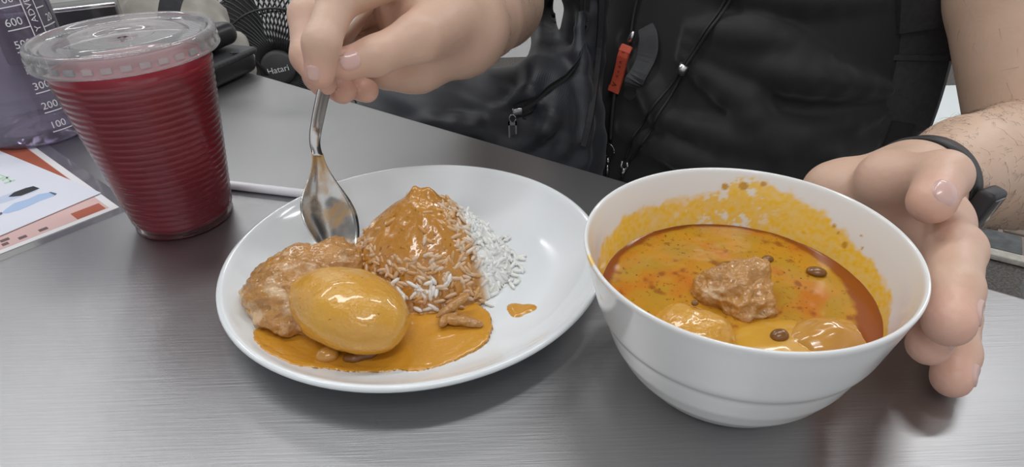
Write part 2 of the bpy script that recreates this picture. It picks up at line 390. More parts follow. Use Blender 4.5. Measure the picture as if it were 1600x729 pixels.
# refine so the food stain on the inner wall has a fine edge
def refine(prof, step):
    out = [prof[0]]
    for a, b in zip(prof[:-1], prof[1:]):
        n = max(1, int(math.hypot(b[0] - a[0], b[1] - a[1]) / step))
        for i in range(1, n + 1): out.append((a[0] + (b[0] - a[0]) * i / n, a[1] + (b[1] - a[1]) * i / n))
    return out
def smooth_prof(prof, it=2):
    for _ in range(it): prof = [prof[0]] + [((a[0] + 2 * b[0] + c[0]) / 4, (a[1] + 2 * b[1] + c[1]) / 4) for a, b, c in zip(prof, prof[1:], prof[2:])] + [prof[-1]]
    return prof
prof_f = smooth_prof(refine(prof, .0008), 4)
M['bowl'] = mat('bowl_porcelain', (.82, .82, .81), .16, Coat_Weight=.4, Coat_Roughness=.05)
mix_attr(M['bowl'], 'stain', (.90, .55, .03)); mix_attr(M['bowl'], 'crumb', (.58, .30, .03))
bw = lathe('soup_bowl', prof_f, BC, M['bowl'], seg=440)
vv = np.array([v.co[:] for v in bw.data.vertices]); rel = vv - BC; ang = np.degrees(np.arctan2(rel[:, 1], rel[:, 0])); rr = np.hypot(rel[:, 0], rel[:, 1])
nprof = len(prof_f); ring = np.repeat(np.arange(nprof), 440); irim = int(np.argmax([z for r, z in prof_f])); inner = ring > irim
# height the sauce once reached, by direction: high at the back right where it was poured, low at front
A = [-180, -150, -90, -40, -15, 0, 20, 40, 50, 58, 66, 72, 78, 84, 95, 110, 130, 150, 165, 180]
Zt = [.0525, .050, .048, .049, .0535, .0555, .059, .0645, .068, .070, .0715, .0715, .069, .0630, .0605, .0600, .0595, .0580, .0555, .0525]
lim = np.interp(ang, A, Zt)
n1 = np.zeros(len(vv)); n2 = np.zeros(len(vv)); sel = np.nonzero(inner & (rel[:, 2] > .04))[0]
n1[sel] = fbm(vv[sel], 160, 4, 1); n2[sel] = fbm(vv[sel], 420, 3, 2)
edge = (lim - rel[:, 2]) / .003 + n1 * 1.0
st = np.clip(edge * 1.2 + .2, 0, 1)
thin = np.clip((n1 * 1.3 + n2 * .9 - .30) * 4, 0, 1)
backright = np.exp(-((ang - 74) / 16) ** 2) + .35 * np.exp(-((ang - 100) / 20) ** 2)
st = st * (1 - thin * np.clip(backright, 0, .9)) * (0.80 + .2 * np.clip(n2 + .5, 0, 1))
st[~inner] = 0; st[rel[:, 2] < .040] = np.where(inner[rel[:, 2] < .040], 1, 0)
cr = np.clip((n2 - .75) * 4, 0, 1) * (edge > -.2) * .6
for a_, z_, s_ in ((22, .0545, .0016), (27, .0578, .0008), (30, .060, .0010), (14, .058, .0007), (72, .0665, .0022), (80, .0655, .0018), (64, .069, .0014), (17, .0625, .0006)):
    q = np.array([math.cos(math.radians(a_)), math.sin(math.radians(a_))]); rad = np.interp(z_, [.04, .0475, .055, .0625, .0705], np.array([.84, .872, .90, .925, .955]) * BR)
    dist = np.linalg.norm(vv - (BC + np.array([q[0] * rad, q[1] * rad, z_])), axis=1); cr = np.maximum(cr, np.clip((s_ - dist) / .0005 + .5, 0, 1) * inner)
cr[~inner] = 0
for q_, s_ in (((.0319, .2157, .0745), .0042), ((.0345, .2125, .0725), .0028), ((.0360, .2085, .0600), .0022)): st = np.maximum(st, .75 * np.clip((s_ - np.linalg.norm(vv - np.array(q_), axis=1)) / .001, 0, 1))
attr(bw, 'stain', st); attr(bw, 'crumb', cr)
tag(bw, 'deep white bowl of orange curry steadied by a hand', 'bowl')

# ------------------------------------------------------------------ curry in the bowl
LZ = .0452
def liquid():
    n = 150; R = .0605; V = []; idx = {}; F = []
    th = np.arange(200) * 2 * PI / 200; rr_ = R * np.sqrt(np.linspace(0, 1, 90)); rr_[0] = 0
    V = [BC + (0, 0, LZ)]
    P = [V[0]]
    for r in rr_[1:]: P += [np.array([BC[0] + r * math.cos(a), BC[1] + r * math.sin(a), LZ]) for a in th]
    P = np.array(P); r = np.hypot(P[:, 0] - BC[0], P[:, 1] - BC[1])
    P[:, 2] += fbm(P, 110, 3, 5) * .0002 + np.clip((r - .058) / .003, 0, 1) ** 2 * .0008
    for i in range(200): F.append((0, 1 + i, 1 + (i + 1) % 200, 1 + (i + 1) % 200))
    tri = [(0, 1 + i, 1 + (i + 1) % 200) for i in range(200)]; quads = []
    for k in range(len(rr_) - 2):
        for i in range(200):
            a = 1 + k * 200 + i; b = 1 + k * 200 + (i + 1) % 200; quads.append((a, a + 200, b + 200, b))
    return P, tri + quads, r
M['curry'] = mat('curry_broth', (.54, .245, .018), .2, Coat_Weight=.25, Coat_Roughness=.05, IOR=1.4, bump=(260, .06, .0006))
mix_noise(M['curry'], 70, (.46, .25, .020), .42, .62); mix_noise(M['curry'], 45, (.54, .175, .014), .50, .64)
mix_noise(M['curry'], 380, (.30, .125, .012), .60, .72, 3); mix_noise(M['curry'], 420, (.13, .055, .010), .68, .73, 2)
mix_attr(M['curry'], 'oil', (.28, .070, .010))
P, Fq, r = liquid(); lq = mesh('curry_broth', P, Fq, M['curry'])
ang = np.degrees(np.arctan2(P[:, 1] - BC[1], P[:, 0] - BC[0])); nn = fbm(P, 90, 3, 9)
w = np.interp(ang, [-180, -120, -60, -30, 0, 30, 50, 70, 100, 130, 160, 180], [.003, .003, .007, .010, .010, .006, .002, .002, .003, .004, .004, .003])
oil = np.clip((r - (.0590 - w)) / .002 + nn * 1.2, 0, 1); oil = np.maximum(oil, np.clip((nn - .42) * 5, 0, .8) * (r > .02))
attr(lq, 'oil', oil)
tag(lq, 'orange curry broth with oily rim filling the white bowl', 'curry')

M['chicken'] = mat('curry_chicken', (.54, .265, .065), .24, noise=(90, (.38, .175, .040), 1.3), bump=(420, .8, .0016), Coat_Weight=.6, Coat_Roughness=.08, Subsurface_Weight=.15, Subsurface_Radius=(.004, .002, .001))
mix_noise(M['chicken'], 75, (.64, .43, .24), .53, .64)
M['potato'] = mat('curry_potato', (.68, .36, .050), .24, noise=(40, (.60, .29, .036), 1.2), bump=(380, .6, .0012), Coat_Weight=.6, Coat_Roughness=.05, Subsurface_Weight=.15, Subsurface_Radius=(.004, .002, .001))
mix_noise(M['potato'], 420, (.30, .12, .015), .70, .76, 2)
M['potato_pale'] = mat('pale_potato', (.66, .36, .030), .25, noise=(50, (.58, .28, .030)), bump=(150, .15, .0008), Coat_Weight=.6, Coat_Roughness=.06)
M['onion'] = mat('cooked_onion', (.60, .32, .07), .2, noise=(70, (.50, .22, .035)), Coat_Weight=.6, Coat_Roughness=.06, Subsurface_Weight=.2, Subsurface_Radius=(.004, .002, .001))
M['spice'] = mat('dark_spice', (.25, .105, .022), .3, noise=(150, (.14, .055, .012)), Coat_Weight=.4)
def blob(name, c, r, m, rz=0, seed=0, amp=.15, scale=60, sub=5, tilt=(0, 0), octv=4, parent=None, ridge=0):
    bm = bmesh.new(); bmesh.ops.create_icosphere(bm, subdivisions=sub, radius=1)
    R = Matrix.Rotation(rz, 3, 'Z') @ Matrix.Rotation(tilt[0], 3, 'X') @ Matrix.Rotation(tilt[1], 3, 'Y'); mr = min(r)
    P0 = [R @ Vector((v.co.x * r[0], v.co.y * r[1], v.co.z * r[2])) for v in bm.verts]
    nz = fbm(P0, scale, octv, seed)
    if ridge: nz = nz * (1 - ridge) + ridge * (.5 - np.abs(fbm(P0, scale * .8, 3, seed + 40)) * 1.6)
    for v, p, k in zip(bm.verts, P0, nz):
        nrm = p.normalized(); v.co = p + nrm * float(k) * amp * mr + Vector(c)
    me = bpy.data.meshes.new(name); bm.to_mesh(me); bm.free()
    return link(name, me, m, parent)
def chunk():
    G = Group([Ell((.0935, .2205, .0470), (.0170, .0125, .0110)), Cone((.0990, .2230, .0500), .0080, (.1085, .2290, .0575), .0055), Cone((.1070, .2160, .0470), .0075, (.1100, .2260, .0530), .0060), Ell((.0825, .2240, .0480), (.0095, .0085, .0090)), Cone((.0870, .2270, .054), .0045, (.1000, .2310, .0560), .0040), Cone((.0960, .2090, .0460), .0075, (.1085, .2095, .0450), .0060)], .006)
    v, q = surface(G, .0009, (.060, .195, .030), (.130, .250, .072)); v = relax(v, q, 1)
    n1 = fbm(v, 170, 3, 81); n2 = np.abs(fbm(v * np.array([1, 1, 1.8]), 85, 3, 82)); d = v - np.array([.095, .219, .040]); d /= np.linalg.norm(d, axis=1)[:, None]
    v = v + d * (n1 * .0010 - n2 * .0040 + .0012)[:, None]; c = np.array([.0985, .2230, .0455]); v = c + (v - np.array([.0950, .2190, .0460])) * np.array([.80, .85, .92])
    return npmesh('chicken_chunk', v, q, M['chicken'])
tag(chunk(), 'lumpy brown chicken chunk rising from the middle of the broth', 'chicken')
tag(blob('potato_piece', (.0740, .2010, .0450), (.0170, .0135, .0120), M['potato'], -.5, 4, .16, 60), 'orange potato piece at the front left of the broth', 'potato')
tag(blob('potato_half', (.1090, .1935, .0405), (.0270, .0180, .0078), M['potato_pale'], .1, 5, .10, 50), 'large yellow potato half lying just under the broth', 'potato')
def onion():
    # a curved leaf-shaped layer with a curled-up free edge
    V = []; n, m_ = 26, 18
    for i in range(n):
        for j in range(m_):
            u = i / (n - 1) * 2 - 1; v = j / (m_ - 1) * 2 - 1; w = .0115 * (1 - .30 * u * u)
            x = u * .0150; y = v * w; z = .010 * (1 - (u * .75) ** 2) * (1 - (v * .85) ** 2) + .0005 * math.sin(u * 6 + v * 3) + .0002 * math.sin(v * 14)
            V.append((x, y, z))
    V2 = [(x, y, z - .0009) for x, y, z in V]; N = n * m_; F = []
    for i in range(n - 1):
        for j in range(m_ - 1):
            a = i * m_ + j; F.append((a, a + m_, a + m_ + 1, a + 1)); F.append((N + a, N + a + 1, N + a + m_ + 1, N + a + m_))
    rim = [i * m_ for i in range(n)] + [(n - 1) * m_ + j for j in range(1, m_)] + [i * m_ + m_ - 1 for i in range(n - 2, -1, -1)] + [j for j in range(m_ - 2, 0, -1)]
    for a, b in zip(rim, rim[1:] + rim[:1]): F.append((a, b, N + b, N + a))
    V = V + V2; R = Matrix.Rotation(.12, 3, 'Z') @ Matrix.Rotation(-.12, 3, 'Y')
    return [(R @ Vector(p)) + Vector((.1260, .1955, .0430)) for p in V], F
v, f = onion(); tag(mesh('onion_layer', v, f, M['onion']), 'curled translucent onion layer at the front right of the broth', 'onion')
tag(blob('bean', (.1075, .1945, .0485), (.0040, .0031, .0030), M['spice'], .3, 6, .12, 120, 3), 'dark brown bean resting on the yellow potato half', 'bean', 'beans in the curry')
tag(blob('bean', (.1420, .2400, .0462), (.0046, .0032, .0022), M['spice'], -.4, 7, .08, 120, 3), 'round brown bean floating by the right wall of the bowl', 'bean', 'beans in the curry')
tag(blob('bean', (.1035, .2470, .0456), (.0066, .0040, .0016), M['spice'], .1, 8, .08, 120, 3), 'flat reddish bean floating behind the chicken chunk', 'bean', 'beans in the curry')
tag(blob('bean', (.1235, .2520, .0457), (.0030, .0024, .0018), M['spice'], .1, 9, .08, 120, 3), 'small brown bean floating near the back right', 'bean', 'beans in the curry')
tag(blob('peppercorn', (.0755, .2080, .0560), (.0016, .0014, .0012), M['spice'], 0, 10, .1, 120, 2), 'tiny dark peppercorn on the front left potato', 'spice')

# ------------------------------------------------------------------ food on the plate
MC = np.array([-.0500, .3105]); MH = .0475; MRX, MRY = .0500, .0475
def mound(x, y):
    dx = (x - MC[0]); dy = (y - MC[1]); r = np.hypot(dx / MRX, dy / MRY)
    h = MH * np.clip(1 - r ** 1.55, 0, 1) ** .88
    return h
def fbm2(x, y, s, o, seed): return fbm(np.stack([x.ravel(), y.ravel(), np.full(x.size, .37)], 1), s, o, seed).reshape(x.shape)
def height_mesh(name, x0, x1, y0, y1, step, fn, m, parent=None):
    xs = np.arange(x0, x1, step); ys = np.arange(y0, y1, step); X, Y = np.meshgrid(xs, ys, indexing='ij')
    Z, keep, at = fn(X, Y); nx, ny = X.shape; I = np.arange(nx * ny).reshape(nx, ny)
    q = np.stack([I[:-1, :-1], I[1:, :-1], I[1:, 1:], I[:-1, 1:]], -1).reshape(-1, 4)
    ok = keep.ravel()[q].all(1); q = q[ok]; u, inv = np.unique(q, return_inverse=True)
    V = np.stack([X.ravel(), Y.ravel(), Z.ravel()], 1)[u]
    o = npmesh(name, V, inv.reshape(-1, 4), m, parent)
    for k, a in at.items(): attr(o, k, a.ravel()[u])
    return o
M['rice'] = mat('cooked_rice', (.86, .86, .83), .30, noise=(300, (.82, .82, .78)), Subsurface_Weight=.6, Subsurface_Radius=(.004, .004, .003), bump=(700, .3, .0005))
mix_attr(M['rice'], 'curry', (.60, .32, .10))
M['gravy'] = mat('curry_gravy', (.55, .255, .045), .22, noise=(60, (.46, .195, .030), 1.2), bump=(330, .40, .0011), Coat_Weight=.6, Coat_Roughness=.05)
mix_noise(M['gravy'], 420, (.28, .11, .014), .64, .72, 2)
mix_attr(M['gravy'], 'pool', (.61, .285, .028))
# sauce covers the mound left and in front of a line that runs from the top towards the front right
def coat_side(x, y):   # >0 where the sauce covers the rice
    dx = x - MC[0]; dy = y - MC[1]
    return (-.92 * dx - .39 * dy) + .0195
def rice_fn(X, Y):
    z = mound(X, Y); b = plate_z(np.hypot(X - PC[0], Y - PC[1])); keep = z > .0004
    z = z + fbm2(X, Y, 150, 3, 21) * .0016 * np.clip(z / .01, 0, 1)
    c = np.clip(coat_side(X, Y) / .004 + .5, 0, 1)
    return b + z - .0012, keep, {'curry': c * .9}
rice = empty('rice_mound', (MC[0], MC[1], .005))
height_mesh('rice_heap', -.11, .01, .25, .37, .001, rice_fn, M['rice'], rice)
def grain_data(p, d, n, L, w):
    d = d / np.linalg.norm(d); n = n - d * (n @ d); n /= np.linalg.norm(n) + 1e-9; s = np.cross(d, n); V = []; F = []
    prof_ = [(-1, .25), (-.62, .85), (.1, 1), (.68, .8), (1, .22)]
    for t_, r_ in prof_:
        for k in range(6):
            a = k * PI / 3; V.append(p + d * t_ * L / 2 + (s * math.cos(a) + n * math.sin(a)) * w / 2 * r_)
    for i in range(4):
        for k in range(6): F.append((i * 6 + k, i * 6 + (k + 1) % 6, i * 6 + 6 + (k + 1) % 6, i * 6 + 6 + k))
    F += [(5, 4, 3, 2, 1, 0), (24, 25, 26, 27, 28, 29)]
    return V, F
gV = []; gF = []; gA = []
def add_grain(x, y, z, nrm, cur, L=None):
    d = np.array([rng.normal(), rng.normal(), rng.normal() * .5]); d -= nrm * (d @ nrm) * .75
    L = L or rng.uniform(.0060, .0084); v, f = grain_data(np.array([x, y, z]), d, nrm, L, rng.uniform(.0023, .0029)); o = len(gV)
    gV.extend(v); gF.extend([tuple(i + o for i in q) for q in f]); gA.extend([cur] * len(v))
def mnormal(x, y):
    e = .001; gx = (mound(x + e, y) - mound(x - e, y)) / (2 * e); gy = (mound(x, y + e) - mound(x, y - e)) / (2 * e)
    n = np.array([-gx, -gy, 1.0]); return n / np.linalg.norm(n)
k = 0
while k < 1000:
    a = rng.uniform(0, 2 * PI); r_ = math.sqrt(rng.uniform(0, 1)) * 1.0; x = MC[0] + MRX * r_ * math.cos(a); y = MC[1] + MRY * r_ * math.sin(a)
    cs = float(coat_side(np.array(x), np.array(y))); z = float(mound(np.array(x), np.array(y)))
    if cs > .010 and z > .028 and rng.uniform() < .93: continue
    cur = float(np.clip(cs / .006 + .5 + rng.normal() * .15, 0, 1)) * rng.uniform(.55, 1.0)
    if z < .018 and cs > .0 and y < MC[1] - .018 and x < MC[0] + .016 and x > MC[0] - .02 and rng.uniform() < .6: cur *= .15   # patch the sauce missed
    n = mnormal(np.array(x), np.array(y)); b = float(plate_z(math.hypot(x - PC[0], y - PC[1])))
    add_grain(x, y, b + z + (0.0010 if cs > 0 else -.0007) + rng.uniform(-.0006, .0005), n, cur); k += 1
for i in range(26):   # loose grains at the foot of the mound
    a = rng.uniform(-1.2, .9); r_ = rng.uniform(1.0, 1.12); x = MC[0] + MRX * r_ * math.cos(a); y = MC[1] + MRY * r_ * math.sin(a)
    add_grain(x, y, float(plate_z(math.hypot(x - PC[0], y - PC[1]))) + .0011, np.array([0, 0, 1.0]), 0.0)
g = mesh('rice_grains', gV, gF, M['rice'], rice); attr(g, 'curry', gA); g['kind'] = 'stuff'
tag(rice, 'heap of white cooked rice half covered in brown curry sauce', 'rice', kind='stuff')

def gravy_fn(X, Y):
    z = mound(X, Y); b = plate_z(np.hypot(X - PC[0], Y - PC[1])); n = fbm2(X, Y, 70, 4, 31); n2 = fbm2(X, Y, 240, 3, 33)
    cs = coat_side(X, Y) + n * .0035
    # coat on the mound: full on the upper part, torn open lower down where grains show
    low = np.clip((.026 - z) / .012, 0, 1)
    tcoat = np.clip(cs / .003, -2, 1) * .0022 + n * .0019 + .0035 * np.exp(-(((X + .054) / .0035) ** 2 + ((Y - .316) / .004) ** 2)) + .0045 * np.exp(-(((X + .0455) / .0045) ** 2 + ((Y - .3135) / .004) ** 2)) - low * .0030 * np.clip(n2 * 2.0 + .62, 0, 1.5)
    tcoat = np.where(z > .0015, tcoat, -1)
    # pool on the plate in front: union of soft discs
    def disc(cx, cy, rx, ry, a=0):
        c, s = math.cos(a), math.sin(a); u = ((X - cx) * c + (Y - cy) * s) / rx; v = (-(X - cx) * s + (Y - cy) * c) / ry
        return (1 - np.hypot(u, v)) * min(rx, ry)
    d = np.maximum.reduce([disc(-.0780, .2480, .0550, .0265, .0), disc(-.0480, .2530, .0360, .0300, .2), disc(-.105, .262, .035, .020, -.4), disc(-.060, .275, .04, .03)])
    d = d + n * .0016
    surf = .0078 + np.clip(d, -.01, .004) * .18        # pool level above the table, thinner to its edge
    zp = np.where(d > 0, np.maximum(surf, b + .0004 + np.clip(d / .0025, 0, 1) * .0009), b - .001)
    zp = np.minimum(zp, b + .0034)
    zc = b + z + tcoat
    Z = np.where((tcoat > -.0009) & (zc > zp), zc, zp)
    keep = (d > -.0006) | (tcoat > -.0009)
    Z = Z + n2 * np.where(zc > zp, .0004, .00005)
    return Z, keep, {'pool': ((zp > zc) & (d > 0)).astype(float)}
gr = height_mesh('curry_gravy', -.140, .006, .212, .362, .0007, gravy_fn, M['gravy'])
tag(gr, 'glossy brown curry sauce poured over the rice and pooled on the plate', 'sauce')
def drop_fn(X, Y):
    b = plate_z(np.hypot(X - PC[0], Y - PC[1])); d = .0066 - np.hypot((X - .0030) * .85, (Y - .2685) * 1.15) + .0012 * np.sin(np.arctan2(Y - .2685, X - .003) * 3 + 1)
    return b + np.clip(d / .002, -.5, 1) * .0008 + .0001, d > -.0004, {'pool': np.ones_like(X)}
tag(height_mesh('sauce_drop', -.008, .014, .257, .280, .0005, drop_fn, M['gravy']), 'lone drop of orange sauce on the bare right side of the plate', 'sauce')

pt = blob('whole_potato', (-.0835, .2515, .0235), (.0355, .0225, .0190), M['potato'], -.58, 11, .08, 38, 5)
tag(pt, 'large smooth yellow potato in the sauce at the front of the plate', 'potato')
def chicken_piece():
    a = lambda x, y, z: np.array([x, y, z])
    G = Group([Ell((-.1180, .2790, .0200), (.0240, .0190, .0135)), Ell((-.1000, .2930, .0200), (.0190, .0150, .0130)), Ell((-.1290, .2700, .0150), (.0150, .0150, .0100)),
               Cone((-.1290, .2720, .013), .008, (-.1480, .2830, .0130), .0035), Cone((-.1280, .2620, .0120), .0070, (-.1170, .2500, .0115), .0045), Cone((-.112, .262, .0140), .011, (-.104, .255, .012), .008),
               Cone((-.133, .286, .022), .0045, (-.119, .293, .030), .0040), Cone((-.1330, .275, .0215), .0028, (-.1190, .2620, .0205), .0026), Cone((-.1210, .289, .029), .0035, (-.099, .300, .0305), .003)], .007)
    v, q = surface(G, .0010, (-.160, .235, .004), (-.075, .315, .042))
    v = relax(v, q, 1); nz = fbm(v * np.array([.5, 1.6, 1]), 110, 3, 51); nz2 = np.abs(fbm(v * np.array([.6, 1.5, 1.6]), 48, 3, 52))
    nz3 = fbm(v, 260, 3, 53); c = np.array([-.117, .276, .012]); d = v - c; d /= np.linalg.norm(d, axis=1)[:, None]
    v = v + d * (nz * .0014 + nz3 * .0009 - nz2 * .0044 + .0012)[:, None]
    return npmesh('chicken_piece', v, q, M['chicken'])
tag(chicken_piece(), 'lumpy piece of stewed chicken at the left of the plate', 'chicken')
tag(blob('garlic_clove', (-.0925, .2330, .0098), (.0055, .0048, .0042), M['onion'], .4, 14, .12, 120, 3), 'small pale lump in the sauce below the whole potato', 'garlic')
tag(blob('meat_scrap', (-.0760, .2325, .0092), (.0085, .0036, .0030), M['spice'], .25, 15, .3, 150, 4), 'small dark meat scrap at the foot of the whole potato', 'meat')
tag(blob('bone_sliver', (-.1415, .2700, .0155), (.0035, .0125, .0030), M['potato_pale'], .55, 16, .2, 120, 4, tilt=(.1, 0)), 'yellow sliver of fat at the left edge of the chicken', 'fat')
for i, (c, r_, rz, tl, lb) in enumerate([((-.0320, .2620, .0150), (.0110, .0026, .0024), .62, -.25, 'pinkish shred of chicken leaning on the foot of the rice'), ((-.0270, .2540, .0110), (.0115, .0030, .0026), -.15, .1, 'flat chicken shred lying in the sauce at the right'), ((-.0345, .2560, .0112), (.0070, .0028, .0024), .9, .0, 'short chicken shred at the front of the sauce')]):
    tag(blob('chicken_shred', c, r_, M['chicken'], rz, 17 + i, .5, 170, 4, tilt=(0, tl)), lb, 'chicken', 'chicken shreds by the rice')

# ------------------------------------------------------------------ iced drink in a plastic cup
CC = np.array([-.2283, .3880, 0.0])
M['cup_wall'] = clear('cup_plastic', (.98, .93, .94), .018, (.80, .55, .58), .14, .8)
M['lid'] = clear('lid_plastic', (.97, .97, .97), .26, (.88, .88, .89), .05, 1.0)
M['red_drink'] = mat('red_drink', (.36, .007, .028), .3, noise=(25, (.24, .005, .022)), Subsurface_Weight=.4, Subsurface_Radius=(.02, .003, .003), Subsurface_Scale=1.0)
def cupR(z): return .0312 + (.0462 - .0312) * z / .112
wall = [(.0, .0022), (.026, .0022), (.0290, .0006), (.0306, .0), (.0316, .0012), (.0316, .0070)]
z = .0078
while z < .1115:
    k = z / .0043; wall.append((cupR(z) + .00032 * math.cos(2 * PI * k), z)); z += .0043 / 6
wall += [(.0468, .1135), (.0476, .1170), (.0486, .1184), (.0486, .1194), (.0474, .1196)]
cup = empty('plastic_cup', tuple(CC))
lathe('cup_wall', wall, CC, M['cup_wall'], cup, 96)
tag(cup, 'ribbed clear plastic cup of red iced drink with a flat lid', 'cup')
drink = [(.0, .0026), (.027, .0026), (.0298, .0045), (.0305, .0075)] + [(cupR(z) - .0011, z) for z in np.linspace(.010, .1085, 12)] + [(.0440, .1088), (.0, .1088)]
lathe('red_drink', drink, CC, M['red_drink'], cup, 96)
lid_p = [(0.0489, 0.1160), (0.0525, 0.1162), (0.0531, 0.1169), (0.0523, 0.1178), (0.0513, 0.1188), (0.0514, 0.1227), (0.0520, 0.1254), (0.0514, 0.1276), (0.0497, 0.1284), (0.0478, 0.1276), (0.0467, 0.1254), (0.0445, 0.1244), (0.0414, 0.1242), (0.0358, 0.1246), (0.0342, 0.1264), (0.0325, 0.1272), (0.0235, 0.1274), (0.0184, 0.1270), (0.0164, 0.1254), (0.0061, 0.1250), (0.0031, 0.1250)]
lid = lathe('lid', smooth_prof(refine(lid_p, .001), 1), CC, M['lid'], cup, 120)
# pressed radial teeth, raised studs of the cross slit and the stacking lugs
V = []; F = []
for i in range(110):
    a = i * 2 * PI / 110; e = np.array([math.cos(a), math.sin(a), 0]); s = np.array([-e[1], e[0], 0])
    v, f = box_data(CC + e * .0400 + np.array([0, 0, .1248]), (.0062, .0010, .0012), ax=np.array([e, s, [0, 0, 1]])); o = len(V); V += v; F += [tuple(x + o for x in q) for q in f]
te = mesh('pressed_teeth', V, F, M['lid'], lid, False); te['kind'] = 'stuff'
V = []; F = []
for i in range(34):
    a = i * 2 * PI / 34; e = np.array([math.cos(a), math.sin(a), 0]); s = np.array([-e[1], e[0], 0])
    v, f = box_data(CC + e * .0515 + np.array([0, 0, .1206]), (.0016, .0055, .0032), ax=np.array([e, s, [0, 0, 1]])); o = len(V); V += v; F += [tuple(x + o for x in q) for q in f]
lg = mesh('rim_lugs', V, F, M['lid'], lid, False); lg['kind'] = 'stuff'
for a in (0.4, 0.4 + PI / 2):
    e = np.array([math.cos(a), math.sin(a), 0]); box('straw_slit', CC + np.array([0, 0, .1254]), (.016, .0012, .0014), M['cup_wall'], lid, rz=a)

# ------------------------------------------------------------------ water bottle with scale
BT = np.array([-.4255, .5500, 0.0]); BTR = .0440
M['lilac'] = clear('lilac_plastic', (.70, .66, .76), .22, (.40, .36, .46), .08, .9)
M['water'] = clear('water', (.86, .84, .90), .04, (.5, .45, .6), .03, .6)
M['white_print'] = mat('white_print', (.85, .85, .86), .5)
bot = empty('water_bottle', tuple(BT))
bp_ = [(.0, .006), (.020, .005), (.032, .0018), (.038, .0), (.0425, .0018), (BTR, .006), (BTR, .0155), (.0432, .0172), (.0432, .0185), (BTR, .0200), (BTR, .0420), (.0434, .0435), (.0434, .0448), (BTR, .0460), (BTR, .1180), (.0430, .1200), (.0430, .1212), (BTR, .1230), (BTR, .185), (.041, .197), (.034, .206), (.030, .210), (.030, .222)]
lathe('bottle_body', smooth_prof(refine(bp_, .002), 1), BT, M['lilac'], bot, 96)
lathe('screw_cap', [(.0315, .212), (.0335, .212), (.0335, .236), (.031, .239), (.0, .239)], BT, M['dark_grey'], bot, 48)
lathe('water', [(.0, .008), (.03, .008), (.040, .010), (.0422, .02), (.0422, .108), (.0, .108)], BT, M['water'], bot, 64)
def on_bottle(me, ang, z, up=True, rot=0.0, R=BTR + .0004):
    """wrap flat lettering (x right, y up) on the bottle side at angle ang (deg)"""
    for v in me.vertices:
        x, y = v.co.x, v.co.y; x, y = x * math.cos(rot) - y * math.sin(rot), x * math.sin(rot) + y * math.cos(rot)
        a = math.radians(ang) + x / R; v.co = Vector((BT[0] + R * math.cos(a), BT[1] + R * math.sin(a), z + y))
def print_text(body, size, ang, z, rot=0.0):
    me = text_mesh(body, size); on_bottle(me, ang, z, rot=rot); link('scale_lettering', me, M['white_print'], bot, False)
def print_line(a0, z0, a1, z1, w=.0009, name='scale_line'):
    n = 10; V = []; F = []; R = BTR + .0004
    dx = (a1 - a0) * PI / 180 * R; dz = z1 - z0; L = math.hypot(dx, dz); nx, nz = -dz / L * w / 2, dx / L * w / 2
    for i in range(n + 1):
        t = i / n; a = math.radians(a0 + (a1 - a0) * t); zz = z0 + dz * t
        for s in (-1, 1):
            aa = a + s * nx / R; V.append((BT[0] + R * math.cos(aa), BT[1] + R * math.sin(aa), zz + s * nz))
    for i in range(n): F.append((2 * i, 2 * i + 1, 2 * i + 3, 2 * i + 2))
    mesh(name, V, F, M['white_print'], bot, False)
for i, b_ in enumerate(['100', '200', '300', '400', '500', '600', '700']):
    zz = .0125 + i * .0172; print_text(b_, .0085, -36, zz + .0050); print_line(-44, zz - .0005, -22, zz - .0005)
print_line(-22, .012, -22, .073); print_line(-22, .0785, -22, .16); print_line(-8, .075, -8, .16)
print_text('Y ADVENTURE', .0078, -15, .1185, rot=PI / 2)
for i, b_ in enumerate(['20']):
    print_text(b_, .0085, 6, .1000 + i * .026); print_line(-8, .0945 + i * .026, 14, .0945 + i * .026)
print_line(-8, .1095, 4, .1095)
tag(bot, 'lilac transparent water bottle with white printed scale behind the cup', 'bottle')

# ------------------------------------------------------------------ menu, white sheet, sleeve, straw
M['menu'] = mat('menu_paper', (.72, .50, .47), .6, noise=(18, (.66, .44, .42)))
M['menu_red'] = mat('menu_red_print', (.42, .105, .055), .6)
M['menu_white'] = mat('menu_white', (.80, .79, .80), .6)
M['paper'] = mat('white_paper', (.74, .76, .84), .65)
M['print_dark'] = mat('dark_print', (.16, .10, .10), .7)
M['print_green'] = mat('green_print', (.46, .66, .46), .7)
M['print_blue'] = mat('blue_print', (.42, .55, .78), .6)
M['print_ink'] = mat('ink_blue_print', (.10, .13, .22), .6); M['print_pale'] = mat('pale_blue_print', (.55, .62, .78), .6)
M['print_black'] = mat('black_print', (.03, .03, .035), .6)
M['sleeve'] = clear('sleeve_film', (.97, .97, .97), .10, (.8, .8, .8), .12, .6)
K = np.array([-.2828, .4035]); KA = np.array([-.757, .653]); KB = np.array([-.620, -.785]); KB = np.array([-.653, -.757])   # corner and edge directions
def mp2(a, b): p = K + KA * a + KB * b; return (p[0], p[1])
def sheet(name, a0, a1, b0, b1, z0, z1, m, parent, quad=None):
    q = quad or [mp2(a0, b0), mp2(a1, b0), mp2(a1, b1), mp2(a0, b1)]
    return prism(name, q[::-1], z0, z1, m, parent)
menu = empty('menu_sheet', (K[0] - .08, K[1], 0))
sheet('sleeve_film', -.009, .22, -.009, .30, .0001, .0003, M['sleeve'], menu)
sheet('menu_paper', 0, .21, 0, .29, .0004, .0008, M['menu_white'], menu)
sheet('printed_field', .005, .205, .005, .285, .0008, .0009, M['menu'], menu)
sheet('red_print', .0055, .018, .007, .026, .00092, .00100, M['menu_red'], menu)
sheet('red_print', .060, .200, .0055, .040, .00092, .00100, M['menu_red'], menu)
